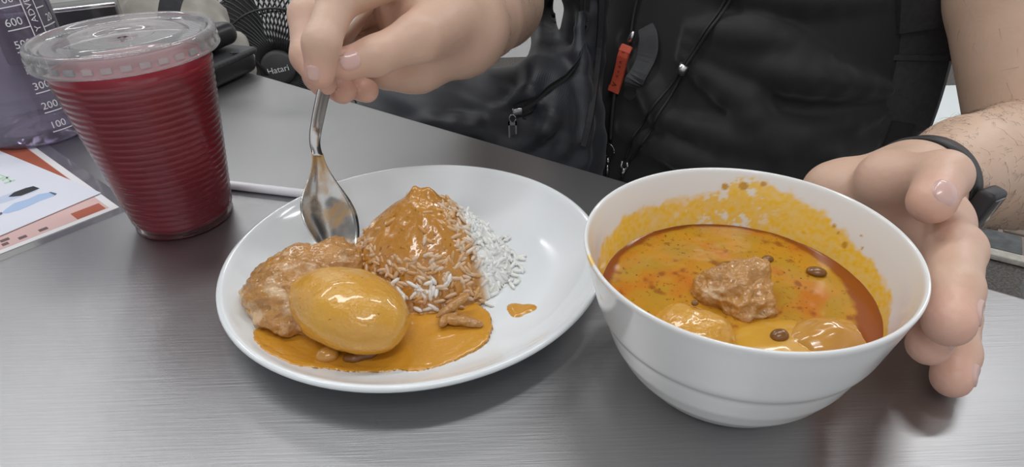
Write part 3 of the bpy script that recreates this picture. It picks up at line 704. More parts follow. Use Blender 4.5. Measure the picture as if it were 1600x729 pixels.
for i in range(12):
    for j in range(2):
        b0 = .043 + i * .0105 + random.uniform(0, .003)
        if random.random() < .75: sheet('printed_word', .0085 + j * .006, .0125 + j * .006, b0, b0 + random.uniform(.003, .0075), .00092, .00100, M['print_dark'], menu)
tag(menu, 'pink and red printed menu in a clear sleeve under a white sheet', 'menu')
ws = empty('white_sheet', (-.36, .42, .0012))
WC = np.array([-.3065, .4245]); WA = np.array([-.845, .534]); WB = np.array([-.560, -.828])
def wp(a, b): p = WC + WA * a + WB * b; return (p[0], p[1])
prism('paper', [wp(0, 0), wp(0, .26), wp(.2, .26), wp(.2, 0)], .0014, .0018, M['paper'], ws)
def flat_shape(name, pts, z, m, par):
    n = len(pts); return mesh(name, [(x, y, z) for x, y in pts], [tuple(range(n))], m, par, False)
def strip_poly(p0, p1, ws_):   # outline of a tapered stroke from p0 to p1
    p0, p1 = np.array(p0), np.array(p1); d = p1 - p0; L = np.linalg.norm(d); d /= L; s = np.array([-d[1], d[0]]); up = []; dn = []
    for t_, w_ in ws_: up.append(tuple(p0 + d * L * t_ + s * w_ / 2)); dn.append(tuple(p0 + d * L * t_ - s * w_ / 2))
    return dn + up[::-1]
def ccw(p):
    A_ = sum(p[i - 1][0] * p[i][1] - p[i][0] * p[i - 1][1] for i in range(len(p))); return p if A_ > 0 else p[::-1]
flat_shape('drawn_bottle', ccw([(-0.36364, 0.39777), (-0.36442, 0.40319), (-0.36381, 0.41235), (-0.35684, 0.41853), (-0.35371, 0.42511), (-0.34655, 0.4276), (-0.33976, 0.42422), (-0.33997, 0.42131), (-0.34607, 0.41406), (-0.34961, 0.40683), (-0.35327, 0.4016), (-0.35889, 0.39748)]), 0.00185, M['print_blue'], ws)
flat_shape('drawn_bottle_cap', ccw([(-0.34755, 0.42767), (-0.34585, 0.42805), (-0.33985, 0.4252), (-0.33957, 0.42226)]), 0.00190, M['print_ink'], ws)
flat_shape('drawn_bottle_tip', ccw([(-0.36616, 0.39881), (-0.36438, 0.39959), (-0.36209, 0.39679), (-0.36313, 0.39421)]), 0.00190, M['print_ink'], ws)
flat_shape('drawn_pen', ccw([(-0.38521, 0.41842), (-0.38108, 0.42297), (-0.37569, 0.42948), (-0.37018, 0.43616), (-0.3655, 0.43891), (-0.35834, 0.43437), (-0.35871, 0.42938), (-0.36307, 0.42473), (-0.36792, 0.41733), (-0.37393, 0.41205), (-0.37868, 0.40864)]), 0.00185, M['print_pale'], ws)
flat_shape('drawn_pen_window', ccw([(-0.37461, 0.42255), (-0.37468, 0.42942), (-0.36985, 0.43563), (-0.36569, 0.43841), (-0.35834, 0.43437), (-0.36123, 0.42954), (-0.36561, 0.42343), (-0.37112, 0.42233)]), 0.00190, M['print_black'], ws)
flat_shape('green_lettering', ccw([(-0.40768, 0.46195), (-0.39883, 0.45697), (-0.39736, 0.45471), (-0.40616, 0.45965)]), .00188, M['print_green'], ws)
flat_shape('green_lettering', ccw([(-0.39813, 0.45047), (-0.39671, 0.45683), (-0.39492, 0.45562), (-0.39563, 0.44819)]), .00188, M['print_green'], ws)
flat_shape('green_lettering', ccw([(-0.39316, 0.44592), (-0.38784, 0.45085), (-0.38591, 0.4486), (-0.39122, 0.4437)]), .00188, M['print_green'], ws)
flat_shape('green_lettering', ccw([(-0.3983, 0.45693), (-0.38904, 0.44881), (-0.38867, 0.44667), (-0.39736, 0.45471)]), .00188, M['print_green'], ws)
flat_shape('green_lettering', ccw([(-0.40169, 0.45285), (-0.40021, 0.45598), (-0.39821, 0.45369), (-0.40022, 0.45061)]), .00188, M['print_green'], ws)
tag(ws, 'white sheet with blue and black drawings lying on the menu', 'paper')
M['straw'] = mat('straw_plastic', (.92, .92, .95), .35)
sd = np.array([-.9617, .2736, 0]); s0 = np.array([-.128, .4037, .0034])
straw = empty('drinking_straw', (-.2, .42, 0))
L_ = .175; r0_ = .0033
path = [s0 + sd * L_ * t_ for t_ in np.linspace(0, 1, 12)]
tube('straw_tube', path, r0_, M['straw'], straw, 14)
ribbon('wrapper_edge', [p + np.array([.0014, .0048, -.0028]) for p in path], (.2736, .9617, 0), .0050, .0003, M['sleeve'], straw)
tag(straw, 'white drinking straw lying between the cup and the plate', 'straw')

# ------------------------------------------------------------------ spoon
M['spoon'] = mat('spoon_steel', (.66, .65, .63), .16, 1.0, bump=(90, .05, .0006)); 
M['spoon_bowl'] = mat('spoon_sauced_steel', (.66, .65, .63), .2, 1.0, bump=(150, .15, .0006))
def sauce_on_metal(m):
    nt = m.node_tree; b = nt.nodes['Principled BSDF']; a = nt.nodes.new('ShaderNodeAttribute'); a.attribute_name = 'sauce'
    mx = nt.nodes.new('ShaderNodeMix'); mx.data_type = 'RGBA'; mx.inputs[6].default_value = (.66, .65, .63, 1); mx.inputs[7].default_value = (.50, .27, .04, 1)
    nt.links.new(a.outputs['Fac'], mx.inputs[0]); nt.links.new(mx.outputs[2], b.inputs['Base Color'])
    iv = nt.nodes.new('ShaderNodeMath'); iv.operation = 'SUBTRACT'; iv.inputs[0].default_value = 1; nt.links.new(a.outputs['Fac'], iv.inputs[1]); nt.links.new(iv.outputs[0], b.inputs['Metallic'])
sauce_on_metal(M['spoon_bowl'])
sp = empty('spoon', (-.100, .318, .012))
T0 = np.array([-.1030, .3185, .0112]); T1 = np.array([-.1210, .3640, .0560])
ax_ = T1 - T0; SL = np.linalg.norm(ax_); ax_ /= SL
nn_ = np.array([.80, -.42, .42]); nn_ -= ax_ * (nn_ @ ax_); nn_ /= np.linalg.norm(nn_); sd_ = np.cross(ax_, nn_)
def spoon_half_width(t_):   # t 0 tip .. 1 neck
    return .0205 * math.sin(PI * min(1, (t_ * .93 + .0) ** .72 * .96 + .03)) ** .62 if t_ < .97 else .0045
V = []; nt_, ns_ = 30, 17
hw = [max(.0036, .0205 * (max(0, 1 - ((t_ - .40) / .42) ** 2) ** .5 if t_ < .40 else .19 + .81 * (.5 + .5 * math.cos(PI * ((t_ - .40) / .60) ** .95)))) for t_ in np.linspace(0, 1, nt_)]
for side in (0, 1):
    for i in range(nt_):
        t_ = i / (nt_ - 1)
        for j in range(ns_):
            s_ = j / (ns_ - 1) * 2 - 1; dep = .0085 * (1 - s_ * s_) * min(1, hw[i] / .016) ** 1.0 * (1 - .35 * t_)
            V.append(T0 + ax_ * SL * t_ + sd_ * s_ * hw[i] - nn_ * dep - nn_ * (.0011 * side) + nn_ * .004 * (t_ - .4) ** 2 * 2)
N_ = nt_ * ns_; F = []
for i in range(nt_ - 1):
    for j in range(ns_ - 1):
        a = i * ns_ + j; F.append((a, a + ns_, a + ns_ + 1, a + 1)); F.append((N_ + a, N_ + a + 1, N_ + a + ns_ + 1, N_ + a + ns_))
rim = [i * ns_ for i in range(nt_)] + [(nt_ - 1) * ns_ + j for j in range(1, ns_)] + [i * ns_ + ns_ - 1 for i in range(nt_ - 2, -1, -1)] + [j for j in range(ns_ - 2, 0, -1)]
for a, b in zip(rim, rim[1:] + rim[:1]): F.append((b, a, N_ + a, N_ + b))
sb = mesh('spoon_bowl', V, F, M['spoon_bowl'], sp)
PV = np.array([v.co[:] for v in sb.data.vertices]); nz = fbm(PV, 60, 4, 61) + fbm(PV, 300, 2, 62) * .25
tt = np.tile(np.repeat(np.linspace(0, 1, nt_), ns_), 2)
attr(sb, 'sauce', np.clip(nz * 1.1 + .25 + (tt - .5) * .8, 0, .85))
P1 = T1 - ax_ * .002 + nn_ * .0015
hp = smooth_path([P1, T1 + np.array([.0000, .0035, .0070]), (-.1195, .3735, .0720), (-.1130, .3830, .0920), (-.1060, .3905, .1080), (-.0900, .4080, .1280), (-.0780, .4230, .1420)], 30)
hwid = np.interp(np.linspace(0, 1, 30), [0, .08, .4, .8, 1], [.0078, .0072, .0092, .0110, .0100])
hv, hf = ribbon_data(hp, sd_, hwid, .0022); hn = mesh('handle', hv, hf, M['spoon'], sp, False); bevel_mesh(hn, .0005, 2)
tag(sp, 'steel tablespoon smeared with sauce, held upright at the plate', 'spoon')

# ------------------------------------------------------------------ zip case at the table edge
case = empty('zip_case', (-.335, .70, 0))
cz = math.radians(-22); cax = np.array([[math.cos(cz), math.sin(cz), 0], [-math.sin(cz), math.cos(cz), 0], [0, 0, 1]])
def shell(name, c, half, r, ax, m, par):
    v, q = surface(Group([RBox(c, half, r, ax)], .002), .0022, np.array(c) - .1, np.array(c) + .1); return npmesh(name, relax(v, q, 1), q, m, par)
up = np.array(Matrix.Rotation(math.radians(10), 3, 'Y')) ; uax = (np.array(Matrix.Rotation(cz, 3, 'Z')) @ np.array(Matrix.Rotation(math.radians(-7), 3, 'Y'))).T
lo_ = shell('lower_shell', (-.338, .692, .0135), (.0540, .0370, .0130), .010, cax, M['case_shell'], case)
shell('upper_shell', (-.344, .693, .0390), (.0480, .0345, .0120), .011, uax, M['case_shell'], case)
shell('zip_tape', (-.338, .692, .0235), (.0555, .0385, .0036), .0035, cax, M['case_grey'], lo_)
tube('pull_cord', smooth_path([(-.290, .674, .030), (-.284, .690, .024), (-.280, .704, .012)], 10), .0011, M['case_grey'], case, 6)
ribbon('zip_puller', [(-.280, .704, .012), (-.277, .713, .001), (-.275, .720, -.010)], (.8, -.5, .3), .007, .002, M['case_grey'], case)
ribbon('carry_strap', smooth_path([(-.372, .715, .040), (-.356, .722, .078), (-.325, .735, .118), (-.285, .745, .150), (-.245, .750, .16), (-.225, .752, .13)], 22), (.75, -.35, -.15), .030, .0025, M['dark_grey'], case)
tag(case, 'black zip case with grey strap on the table behind the cup', 'case')

# dark box behind the bottle
nb = empty('napkin_box', (-.535, .805, 0))
M['dark_gloss'] = mat('dark_gloss', (.035, .033, .035), .2, Coat_Weight=.3)
bx_ = np.array([.915, .403, 0]); by_ = np.array([-.403, .915, 0]); bc = np.array([-.4670, .8010, 0]) - bx_ * .065 + by_ * .025
box('box_body', bc + np.array([0, 0, .028]), (.130, .050, .056), M['dark_gloss'], nb, ax=np.array([bx_, by_, [0, 0, 1]]), bevel=.004)
box('steel_rim', bc - by_ * .0245 + np.array([0, 0, .0555]), (.132, .004, .005), M['chrome'], nb, ax=np.array([bx_, by_, [0, 0, 1]]), bevel=.0015)
tag(nb, 'dark glossy box with a bright steel rim behind the water bottle', 'box')

# ------------------------------------------------------------------ stools and cloth bag in the background
M['white_plastic'] = mat('white_plastic', (.72, .76, .76), .4)
M['linen'] = mat('beige_cloth', (.40, .37, .33), .85, noise=(20, (.30, .28, .25)), bump=(300, .3, .001))
def stool(loc, label):
    s = empty('plastic_stool', (loc[0], loc[1], FLOOR)); zt = FLOOR + .45
    box('seat', (loc[0], loc[1], zt - .012), (.29, .29, .024), M['white_plastic'], s, bevel=.008)
    box('seat_apron', (loc[0], loc[1], zt - .05), (.30, .30, .045), M['white_plastic'], s, bevel=.006)
    for a in (-1, 1):
        for b in (-1, 1):
            tube('leg', [(loc[0] + a * .125, loc[1] + b * .125, zt - .06), (loc[0] + a * .165, loc[1] + b * .165, FLOOR)], [.022, .017], M['white_plastic'], s, 10)
    tag(s, label, 'stool', 'white plastic stools')
stool((.97, 1.24), 'white plastic stool behind the bent left arm'); stool((-.62, 1.14), 'white plastic stool under the beige cloth bag')
cb = empty('cloth_bag', (-.62, 1.14, FLOOR + .45))
blob('bag_body', (-.585, 1.13, -.125), (.110, .09, .145), M['linen'], .2, 71, .5, 9, 5, parent=cb)
tube('cord', smooth_path([(-.640, 1.10, .030), (-.615, 1.05, .010), (-.600, 1.035, -.04), (-.59, 1.035, -.12)], 16), .004, M['white_plastic'], cb, 8)
tag(cb, 'slouching beige cloth bag with a pale cord in the background', 'bag')

# ------------------------------------------------------------------ electric fan
FC = Vector((-.535, 1.50, -.250)); FN = Vector((.20, -.93, .28)).normalized(); FX = Vector((0, 0, 1)).cross(FN).normalized() * 1.0; FY = FN.cross(FX).normalized()
fan = empty('electric_fan', (FC.x, FC.y + .1, FLOOR))
def fpt(x, y, z): return np.array(FC + FX * x + FY * y + FN * z)
def grille(name, sgn, swirl, n, dep):
    V = []; F = []
    for i in range(n):
        a0 = i * 2 * PI / n; P = []
        for t_ in np.linspace(0, 1, 8):
            r = .040 + t_ * .170; a = a0 + swirl * t_; P.append(fpt(r * math.cos(a), r * math.sin(a), sgn * (dep * (1 - t_ ** 2.4))))
        v, f = tube_data(P, .0021, 5); o = len(V); V += v; F += [tuple(x + o for x in q) for q in f]
    for r, zz in ((.130, sgn * dep * (1 - (.09 / .17) ** 2.4)), (.210, 0)):
        P = [fpt(r * math.cos(a), r * math.sin(a), zz) for a in np.linspace(0, 2 * PI, 65)]
        v, f = tube_data(P, .0030 if r < .2 else .006, 6); o = len(V); V += v; F += [tuple(x + o for x in q) for q in f]
    g_ = mesh(name, V, F, M['black_plastic'], fan); g_['kind'] = 'stuff'; return g_
grille('front_grille', 1, .55, 84, .055); grille('rear_grille', -1, -.75, 72, .07)
P = []
hub = []; tt = np.arange(40) * 2 * PI / 40
V = []; F = []
for r, zz in ((.001, .062), (.030, .0615), (.0385, .058), (.0400, .050), (.0400, .044)):
    V += [fpt(r * math.cos(a), r * math.sin(a), zz) for a in tt]
for i in range(4):
    for k in range(40): F.append((i * 40 + k, i * 40 + (k + 1) % 40, (i + 1) * 40 + (k + 1) % 40, (i + 1) * 40 + k))
hb = mesh('hub_badge', V, F, M['black_hub'], fan)
me = text_mesh('Hatari', .0195)
for v in me.vertices: x, y = v.co.x, v.co.y; v.co = Vector(fpt(x * math.cos(.13) - y * math.sin(.13), x * math.sin(.13) + y * math.cos(.13) - .004, .0628))
link('badge_lettering', me, M['lettering'], hb, False)
for kk in range(3):
    a0 = math.radians(20 + kk * 120) ; V = []; F = []; nr, na = 14, 12
    for zo in (0, -.002):
        for i in range(nr):
            r = .035 + .155 * i / (nr - 1); wdt = math.radians(44 + 10 * math.sin(PI * i / (nr - 1)))
            for j in range(na):
                s_ = j / (na - 1) - .5; a = a0 + wdt * s_ * 1.05 - .25 * i / nr; V.append(fpt(r * math.cos(a), r * math.sin(a), -.012 + s_ * .035 + zo))
    N_ = nr * na
    for i in range(nr - 1):
        for j in range(na - 1):
            a = i * na + j; F.append((a, a + 1, a + na + 1, a + na)); F.append((N_ + a, N_ + a + na, N_ + a + na + 1, N_ + a + 1))
    rim = [i * na for i in range(nr)] + [(nr - 1) * na + j for j in range(1, na)] + [i * na + na - 1 for i in range(nr - 2, -1, -1)] + [j for j in range(na - 2, 0, -1)]
    for a, b in zip(rim, rim[1:] + rim[:1]): F.append((a, b, N_ + b, N_ + a))
    mesh('blade', V, F, M['black_plastic'], fan)
tube('motor_housing', [fpt(0, 0, -.03), fpt(0, 0, -.07), fpt(0, 0, -.15), fpt(0, 0, -.17)], [.05, .065, .06, .03], M['black_plastic'], fan, 24)
tube('pole', [fpt(0, -.03, -.12), (FC.x - .02, FC.y + .11, FLOOR + .02)], .016, M['black_plastic'], fan, 16)
lathe('base', [(.0, .035), (.04, .035), (.15, .018), (.17, .008), (.17, 0), (.0, 0)], (FC.x - .02, FC.y + .11, FLOOR), M['black_plastic'], fan, 48)
tag(fan, 'black electric fan with round hub standing behind the table', 'fan')

# ------------------------------------------------------------------ seated person: one continuous body
M['skin'] = mat('skin', (.65, .460, .340), .46, noise=(38, (.605, .415, .300), 1.0), bump=(300, .28, .0008), Subsurface_Weight=.12, Subsurface_Radius=(.010, .004, .002), Subsurface_Scale=.6)
mix_noise(M['skin'], 9, (.66, .445, .335), .45, .65); mix_attr(M['skin'], 'flush', (.73, .400, .315))
M['nail'] = mat('fingernail', (.66, .43, .38), .24, Coat_Weight=.25)
def chain(pts, k):
    return Group([Cone(a[0], a[1], b[0], b[1]) for a, b in zip(pts[:-1], pts[1:])], k)
# right arm and hand (holding the spoon)
Rth = chain([((-.0376, .4554, .1126), .0180), ((-.0548, .4087, .1139), .0150), ((-.0790, .3870, .1096), .0112), ((-.0975, .3800, .1072), .0098)], .006)
Rix = chain([((-.0632, .4580, .1443), .0135), ((-.0985, .3937, .1406), .0112), ((-.1056, .3683, .1233), .0102), ((-.1090, .3655, .1065), .0088)], .005)
Rmi = chain([((-.0805, .4861, .1418), .0140), ((-.1283, .4274, .1246), .0115), ((-.1260, .4033, .1056), .0100), ((-.1150, .3880, .0935), .0088)], .005)
Rri = chain([((-.0807, .5023, .1208), .0135), ((-.1329, .4460, .1072), .0110), ((-.1250, .4162, .0887), .0098), ((-.1070, .4010, .0835), .0088)], .005)
Rpi = chain([((-.0741, .5044, .0964), .0125), ((-.1202, .4572, .0877), .0095), ((-.1124, .4314, .0765), .0085), ((-.0935, .4100, .0795), .0080)], .005)
Rpalm = Group([Ell((-.0600, .4720, .1150), (.030, .034, .030)), Cone((-.0632, .4620, .138), .015, (-.0741, .5000, .100), .016), Cone((-.0653, .4540, .0840), .0180, (-.0400, .4750, .0890), .021), Cone((-.0850, .4420, .0830), .0125, (-.0653, .4540, .0840), .0175), Cone((-.050, .440, .112), .0165, (-.0309, .4800, .1000), .024), Cone((-.0700, .4900, .120), .020, (-.0309, .4880, .0990), .028)], .016)
Rarm = Group([Cone((-.0330, .4760, .0980), .0290, (-.0200, .545, .0905), .0345), Cone((-.0200, .545, .0905), .0345, (-.0080, .640, .0810), .0450), Cone((-.0080, .640, .0810), .0450, (-.0060, .692, .0750), .0420), Cone((-.0060, .692, .0750), .0410, (.0680, .795, .160), .0500), Cone((.0680, .795, .160), .0500, (.143, .862, .230), .0560)], .004)
fingersR = Group([Rix, Rmi, Rri, Rpi], .0012)
handR = Group([Group([Group([fingersR, Rpalm], .008), Rth], .0035), Group([Rpalm, Rarm, Cone((-.0376, .4554, .1126), .0180, (-.050, .420, .1137), .0155)], .014)], .006)
# left arm and hand (steadying the bowl)
Lth = chain([((.2260, .3150, .0540), .0190), ((.1960, .2900, .0650), .0155), ((.2045, .2655, .0810), .0113), ((.1870, .2440, .0805), .0102)], .006)
Lix = chain([((.2165, .2760, .0480), .0150), ((.2030, .2400, .0560), .0125), ((.1840, .2100, .0572), .0108), ((.1735, .1930, .0545), .0098)], .005)
Lmi = chain([((.2190, .2760, .0360), .0140), ((.2050, .2380, .0360), .0108), ((.1880, .2130, .0380), .0098), ((.1740, .1985, .0375), .0088)], .005)
Lri = chain([((.2250, .2790, .0260), .0130), ((.2160, .2380, .0175), .0102), ((.2060, .2180, .0125), .0095), ((.1970, .2050, .0102), .0088)], .005)
Lpi = chain([((.2290, .2840, .0190), .0120), ((.2260, .2520, .0130), .0095), ((.2160, .2320, .0100), .0085), ((.2100, .2240, .0095), .0078)], .005)
Lpalm = Group([Cone((.1890, .3130, .0450), .0165, (.2060, .2930, .0490), .0165), Cone((.1830, .3190, .0440), .0120, (.2250, .3200, .0470), .0200), Cone((.2080, .2880, .0480), .0170, (.2165, .2740, .0480), .0150), Ell((.2160, .3000, .0400), (.022, .030, .024)), Cone((.2240, .3080, .0390), .0200, (.2250, .2850, .0270), .0140)], .014)
Larm = Group([Cone((.2320, .3190, .0440), .0235, (.2480, .3315, .0405), .0255), Cone((.2480, .3315, .0405), .0255, (.300, .370, .026), .0365), Cone((.300, .370, .026), .0365, (.385, .432, -.004), .0480), Cone((.385, .432, -.004), .0480, (.4363, .4710, -.0201), .0430), Cone((.4363, .4710, -.0201), .0450, (.434, .550, .095), .0570), Cone((.434, .550, .095), .0570, (.430, .645, .230), .0580)], .004)
fingersL = Group([Lix, Lmi, Lri, Lpi], .0012)
handL = Group([Group([Group([fingersL, Lpalm], .009), Lth], .005), Group([Lpalm, Larm], .016)], .006)
core = Group([Cone((.143, .862, .23), .055, (.2865, .7600, .245), .075), Cone((.2865, .7600, .245), .075, (.430, .645, .23), .055), Cone((.2865, .7600, .245), .085, (.2950, .735, -.25), .095), Cone((.2865, .760, .26), .06, (.285, .755, .36), .05)], .05)
body_sdf = Group([handR, handL, core], .02)
bv, bq = surface(body_sdf, .0017, (-.18, .15, -.36), (.52, .95, .42))
bv = relax(bv, bq, 2)
person = npmesh('person', bv, bq, M['skin'])
tips = np.array([(-.0985, .380, .107), (-.110, .365, .105), (-.118, .39, .094), (-.105, .40, .083), (-.092, .41, .079), (.188, .243, .081), (.1735, .193, .0545), (.174, .198, .0375), (.197, .205, .010), (.203, .240, .057), (-.0548, .4087, .1139), (-.0985, .3937, .1406)])
tw = np.array([1, 1, 1, 1, 1, 1, 1.1, 1.1, 1, .5, .35, .5]); ts_ = np.array([.016, .016, .018, .018, .018, .018, .018, .018, .018, .016, .02, .018])
fl_ = np.zeros(len(bv))
for t_, w_, s_ in zip(tips, tw, ts_): fl_ = np.maximum(fl_, w_ * np.exp(-((bv - t_) ** 2).sum(1) / s_ ** 2))
for c_, s_ in (((-.075, .42, .11), .065), ((.200, .26, .045), .070)): fl_ = np.maximum(fl_, .42 * np.exp(-((bv - np.array(c_)) ** 2).sum(1) / s_ ** 2))
attr(person, 'flush', np.clip(fl_ * .75, 0, 1))
tag(person, 'seated person in black spooning curry with one hand, steadying the bowl with the other', 'person')
bvh = BVHTree.FromPolygons([Vector(x) for x in bv], [tuple(int(i) for i in q) for q in bq])
def nail(c, t, n, L, W):
    """nail plate draped on the skin near c: t points to the fingertip, n outwards"""
    t = Vector(t).normalized(); n = Vector(n); n = (n - t * n.dot(t)).normalized(); s = t.cross(n); V = []; F = []; nu, nv = 13, 11
    for i in range(nu):
        for j in range(nv):
            u = i / (nu - 1) * 2 - 1; w = (j / (nv - 1) * 2 - 1)
            ww = W / 2 * max(.02, 1 - abs(u) ** 3.0) ** .45
            p = Vector(c) + t * u * L / 2 + s * w * ww; h = bvh.ray_cast(p + n * .02, -n, .05)
            q = h[0] if h[0] is not None and abs((h[0] - Vector(c)).dot(n)) < .014 else p
            e = max(abs(u), abs(w)); q = q + n * (.0008 if e < .92 else -.0002); V.append(q)
    for i in range(nu - 1):
        for j in range(nv - 1): a = i * nv + j; F.append((a, a + nv, a + nv + 1, a + 1))
    return mesh('fingernail', V, F, M['nail'], person)
camdir = lambda c: (Vector((0, 0, .22735)) - Vector(c)).normalized()
nail((-.0935, .3790, .1080), (-.95, -.28, -.1), camdir((-.095, .38, .108)) + Vector((.05, 0, .25)), .0125, .0118)
nail((-.1098, .3640, .1090), (-.1, -.1, -1), camdir((-.11, .36, .11)) + Vector((-.35, 0, -.1)), .0095, .0085)
nail((.1890, .2412, .0805), (-.50, -.72, -.30), camdir((.19, .24, .08)) + Vector((.08, 0, .0)), .0115, .0105)
nail((.1790, .1970, .0560), (-.45, -.88, -.1), (.80, -.35, .25), .0115, .0100)
nail((.1760, .1990, .0390), (-.72, -.68, .0), (.25, -.60, .65), .0110, .0098)
nail((.2000, .2060, .0120), (-.5, -.85, -.15), (.80, -.40, .25), .0105, .0090)

# short dark hairs on the forearms
V = []; F = []
def hairs(a, b, r0, r1, n, seed):
    rg = np.random.default_rng(seed); a = np.array(a); b = np.array(b); ax = b - a; ax /= np.linalg.norm(ax)
    for i in range(n):
        t_ = rg.uniform(0, 1); c = Vector(a + (b - a) * t_); d = Vector(rg.normal(size=3)); d = (d - Vector(ax) * d.dot(Vector(ax))).normalized()
        h = bvh.ray_cast(c + d * .12, -d, .2)
        if h[0] is None or (h[0] - c).length > .075: continue
        n_ = h[1]; t0 = (Vector(-ax) * 1.0 + Vector(rg.normal(size=3)) * .45); t0 = (t0 - n_ * t0.dot(n_)).normalized(); L = rg.uniform(.006, .013)
        P = [h[0] - n_ * .0003, h[0] + n_ * .0012 + t0 * L * .4, h[0] + n_ * .0014 + t0 * L]
        v, f = tube_data([tuple(p) for p in P], [.00007, .00006, .00003], 3); o = len(V); V.extend(v); F.extend([tuple(x + o for x in q) for q in f])
hairs((.245, .33, .04), (.436, .471, -.02), .03, .05, 1500, 3); hairs((-.03, .48, .097), (.008, .69, .075), .03, .05, 260, 4); hairs((.436, .48, -.01), (.43, .6, .17), .05, .05, 120, 5)
M['hair'] = mat('arm_hair', (.06, .04, .03), .6)
hr = mesh('arm_hair', V, F, M['hair'], person); hr['kind'] = 'stuff'

# ------------------------------------------------------------------ black T-shirt with folds
M['shirt'] = mat('black_cotton', (.0072, .0072, .0084), .7, noise=(60, (.0055, .0055, .0062)), bump=(900, .25, .0004), Sheen_Weight=.25, Sheen_Roughness=.5)
SE = np.array([.7963, -.6049, 0]); SN = np.array([-.6049, -.7963, 0])     # across the chest (to the person's left), out of the chest
def chest(s, out, z): return np.array([.2865, .7535, 0]) + SE * s + SN * out + np.array([0, 0, z])
sax = np.array([SE, SN, [0, 0, 1]])
torso = [Ell(chest(0, .00, .10), (.205, .125, .27), sax), Ell(chest(0, .035, -.12), (.195, .135, .24), sax), Ell(chest(0, .02, -.32), (.19, .15, .16), sax),
         Cone(chest(-.17, 0, .245), .072, chest(.17, 0, .245), .072), Cone(chest(-.17, 0, .24), .070, (.110, .822, .190), .0640), Cone(chest(.17, 0, .24), .070, (.432, .620, .195), .0660), Cone(chest(0, 0, .27), .075, chest(0, .0, .335), .062)]
tor = Group(torso, .05)
def tsurf(s, z, out=0.0):  # point on the front of the torso
    o = np.linspace(.30, -.02, 160); P = np.array([chest(s, k, z) for k in o]); d = tor.d(P); i = int(np.argmax(d < 0)) if (d < 0).any() else 159
    return P[i] + SN * out
def fold(pts, r, dep):
    P = smooth_path([tsurf(s, z, dep) for s, z in pts], 9); rr = r * np.sin(np.linspace(.25, PI - .25, 9))
    return Group([Cone(P[i], rr[i], P[i + 1], rr[i + 1]) for i in range(8)], .004)
folds = [fold([(-.02, .046), (.03, .0475), (.058, .047), (.107, .033)], .0190, .003), fold([(-.02, .033), (.058, .021), (.11, .0136), (.165, 0)], .0200, .003),
         fold([(-.02, .020), (.026, .0), (.055, -.013), (.071, -.0365), (.123, -.038), (.178, -.0145)], .0205, .003), fold([(-.03, -.045), (.03, -.0475), (.058, -.050), (.13, -.056), (.19, -.040)], .0195, .003),
         fold([(-.10, .02), (-.05, -.02), (-.02, -.06)], .014, .000), fold([(-.08, -.07), (.02, -.080), (.08, -.078), (.15, -.085)], .020, .002), fold([(-.04, .090), (.06, .083), (.14, .082)], .015, .0), fold([(-.13, -.115), (0, -.12), (.12, -.125)], .013, -.005), fold([(-.14, .16), (0, .145), (.14, .15)], .011, -.005)]
shirt_sdf = Group([tor] + folds, .010)
sv, sq = surface(shirt_sdf, .0034, (-.02, .42, -.42), (.60, 1.0, .42))
sv = relax(sv, sq, 2); shirt = npmesh('t_shirt', sv, sq, M['shirt'], person)
shirt['label'] = 'black cotton T-shirt with soft folds'
sbvh = BVHTree.FromPolygons([Vector(x) for x in sv], [tuple(int(i) for i in q) for q in sq])
def on_shirt(s, z, off=.003):
    h = sbvh.ray_cast(Vector(chest(s, .45, z)), Vector(-SN), 1.0)
    return np.array(h[0]) + SN * off if h[0] is not None else chest(s, .15, z)
# lap and thighs under the table
M['trousers'] = mat('dark_trousers', (.014, .014, .016), .85, bump=(600, .2, .0004))
tv, tq = surface(Group([Cone(chest(-.10, .02, -.40), .085, chest(-.13, .40, -.32), .070), Cone(chest(.10, .02, -.40), .085, chest(.13, .40, -.32), .070), Cone(chest(-.13, .40, -.32), .066, chest(-.13, .38, FLOOR + .07), .050), Cone(chest(.13, .40, -.32), .066, chest(.13, .38, FLOOR + .07), .050), Ell(chest(0, 0, -.38), (.19, .14, .10), sax)], .03), .007, (-.3, .2, FLOOR), (.7, 1.1, -.2))
npmesh('trousers', relax(tv, tq, 1), tq, M['trousers'], person)
for s in (-.13, .13):
    v, q = surface(Group([Ell(chest(s, .40, FLOOR + .035), (.045, .06, .034), sax), Ell(chest(s, .48, FLOOR + .028), (.045, .09, .026), sax)], .02), .006, chest(s, .43, FLOOR) - .2, chest(s, .43, FLOOR) + .2)
    v[:, 2] = np.maximum(v[:, 2], FLOOR); npmesh('shoe', v, q, M['black_plastic'], person)
stool_c = chest(0, -.02, 0)

# fitness band on the left wrist
M['rubber'] = mat('black_rubber', (.016, .016, .018), .5)
M['band_glass'] = mat('band_glass', (.02, .02, .022), .12, Coat_Weight=.5)
wb = empty('fitness_band', (.2475, .331, .041))
wc = np.array([.2395, .3250, .0424]); wa = np.array([.2500, .3330, .0400]) - np.array([.300, .370, .026]); wa = wa / np.linalg.norm(wa)
u_ = np.cross(wa, [0, 0, 1.0]); u_ /= np.linalg.norm(u_); w_ = np.cross(wa, u_)
V = []; F = []; n = 72
for i in range(n):
    a = i * 2 * PI / n; d = u_ * math.cos(a) + w_ * math.sin(a); h = bvh.ray_cast(Vector(wc + d * .08), Vector(-d), .1); r = np.linalg.norm(np.array(h[0]) - wc) if h[0] is not None else .027
    for x, o in ((-.0085, .0003), (-.0080, .0024), (.0080, .0024), (.0085, .0003)): V.append(wc + d * (r + o) + wa * x)
for i in range(n):
    for k in range(4): F.append((i * 4 + k, i * 4 + (k + 1) % 4, ((i + 1) % n) * 4 + (k + 1) % 4, ((i + 1) % n) * 4 + k))
mesh('strap', V, F, M['rubber'], wb)
dirc = np.array([.615, -.757, -.22]); dirc -= wa * (dirc @ wa); dirc /= np.linalg.norm(dirc)
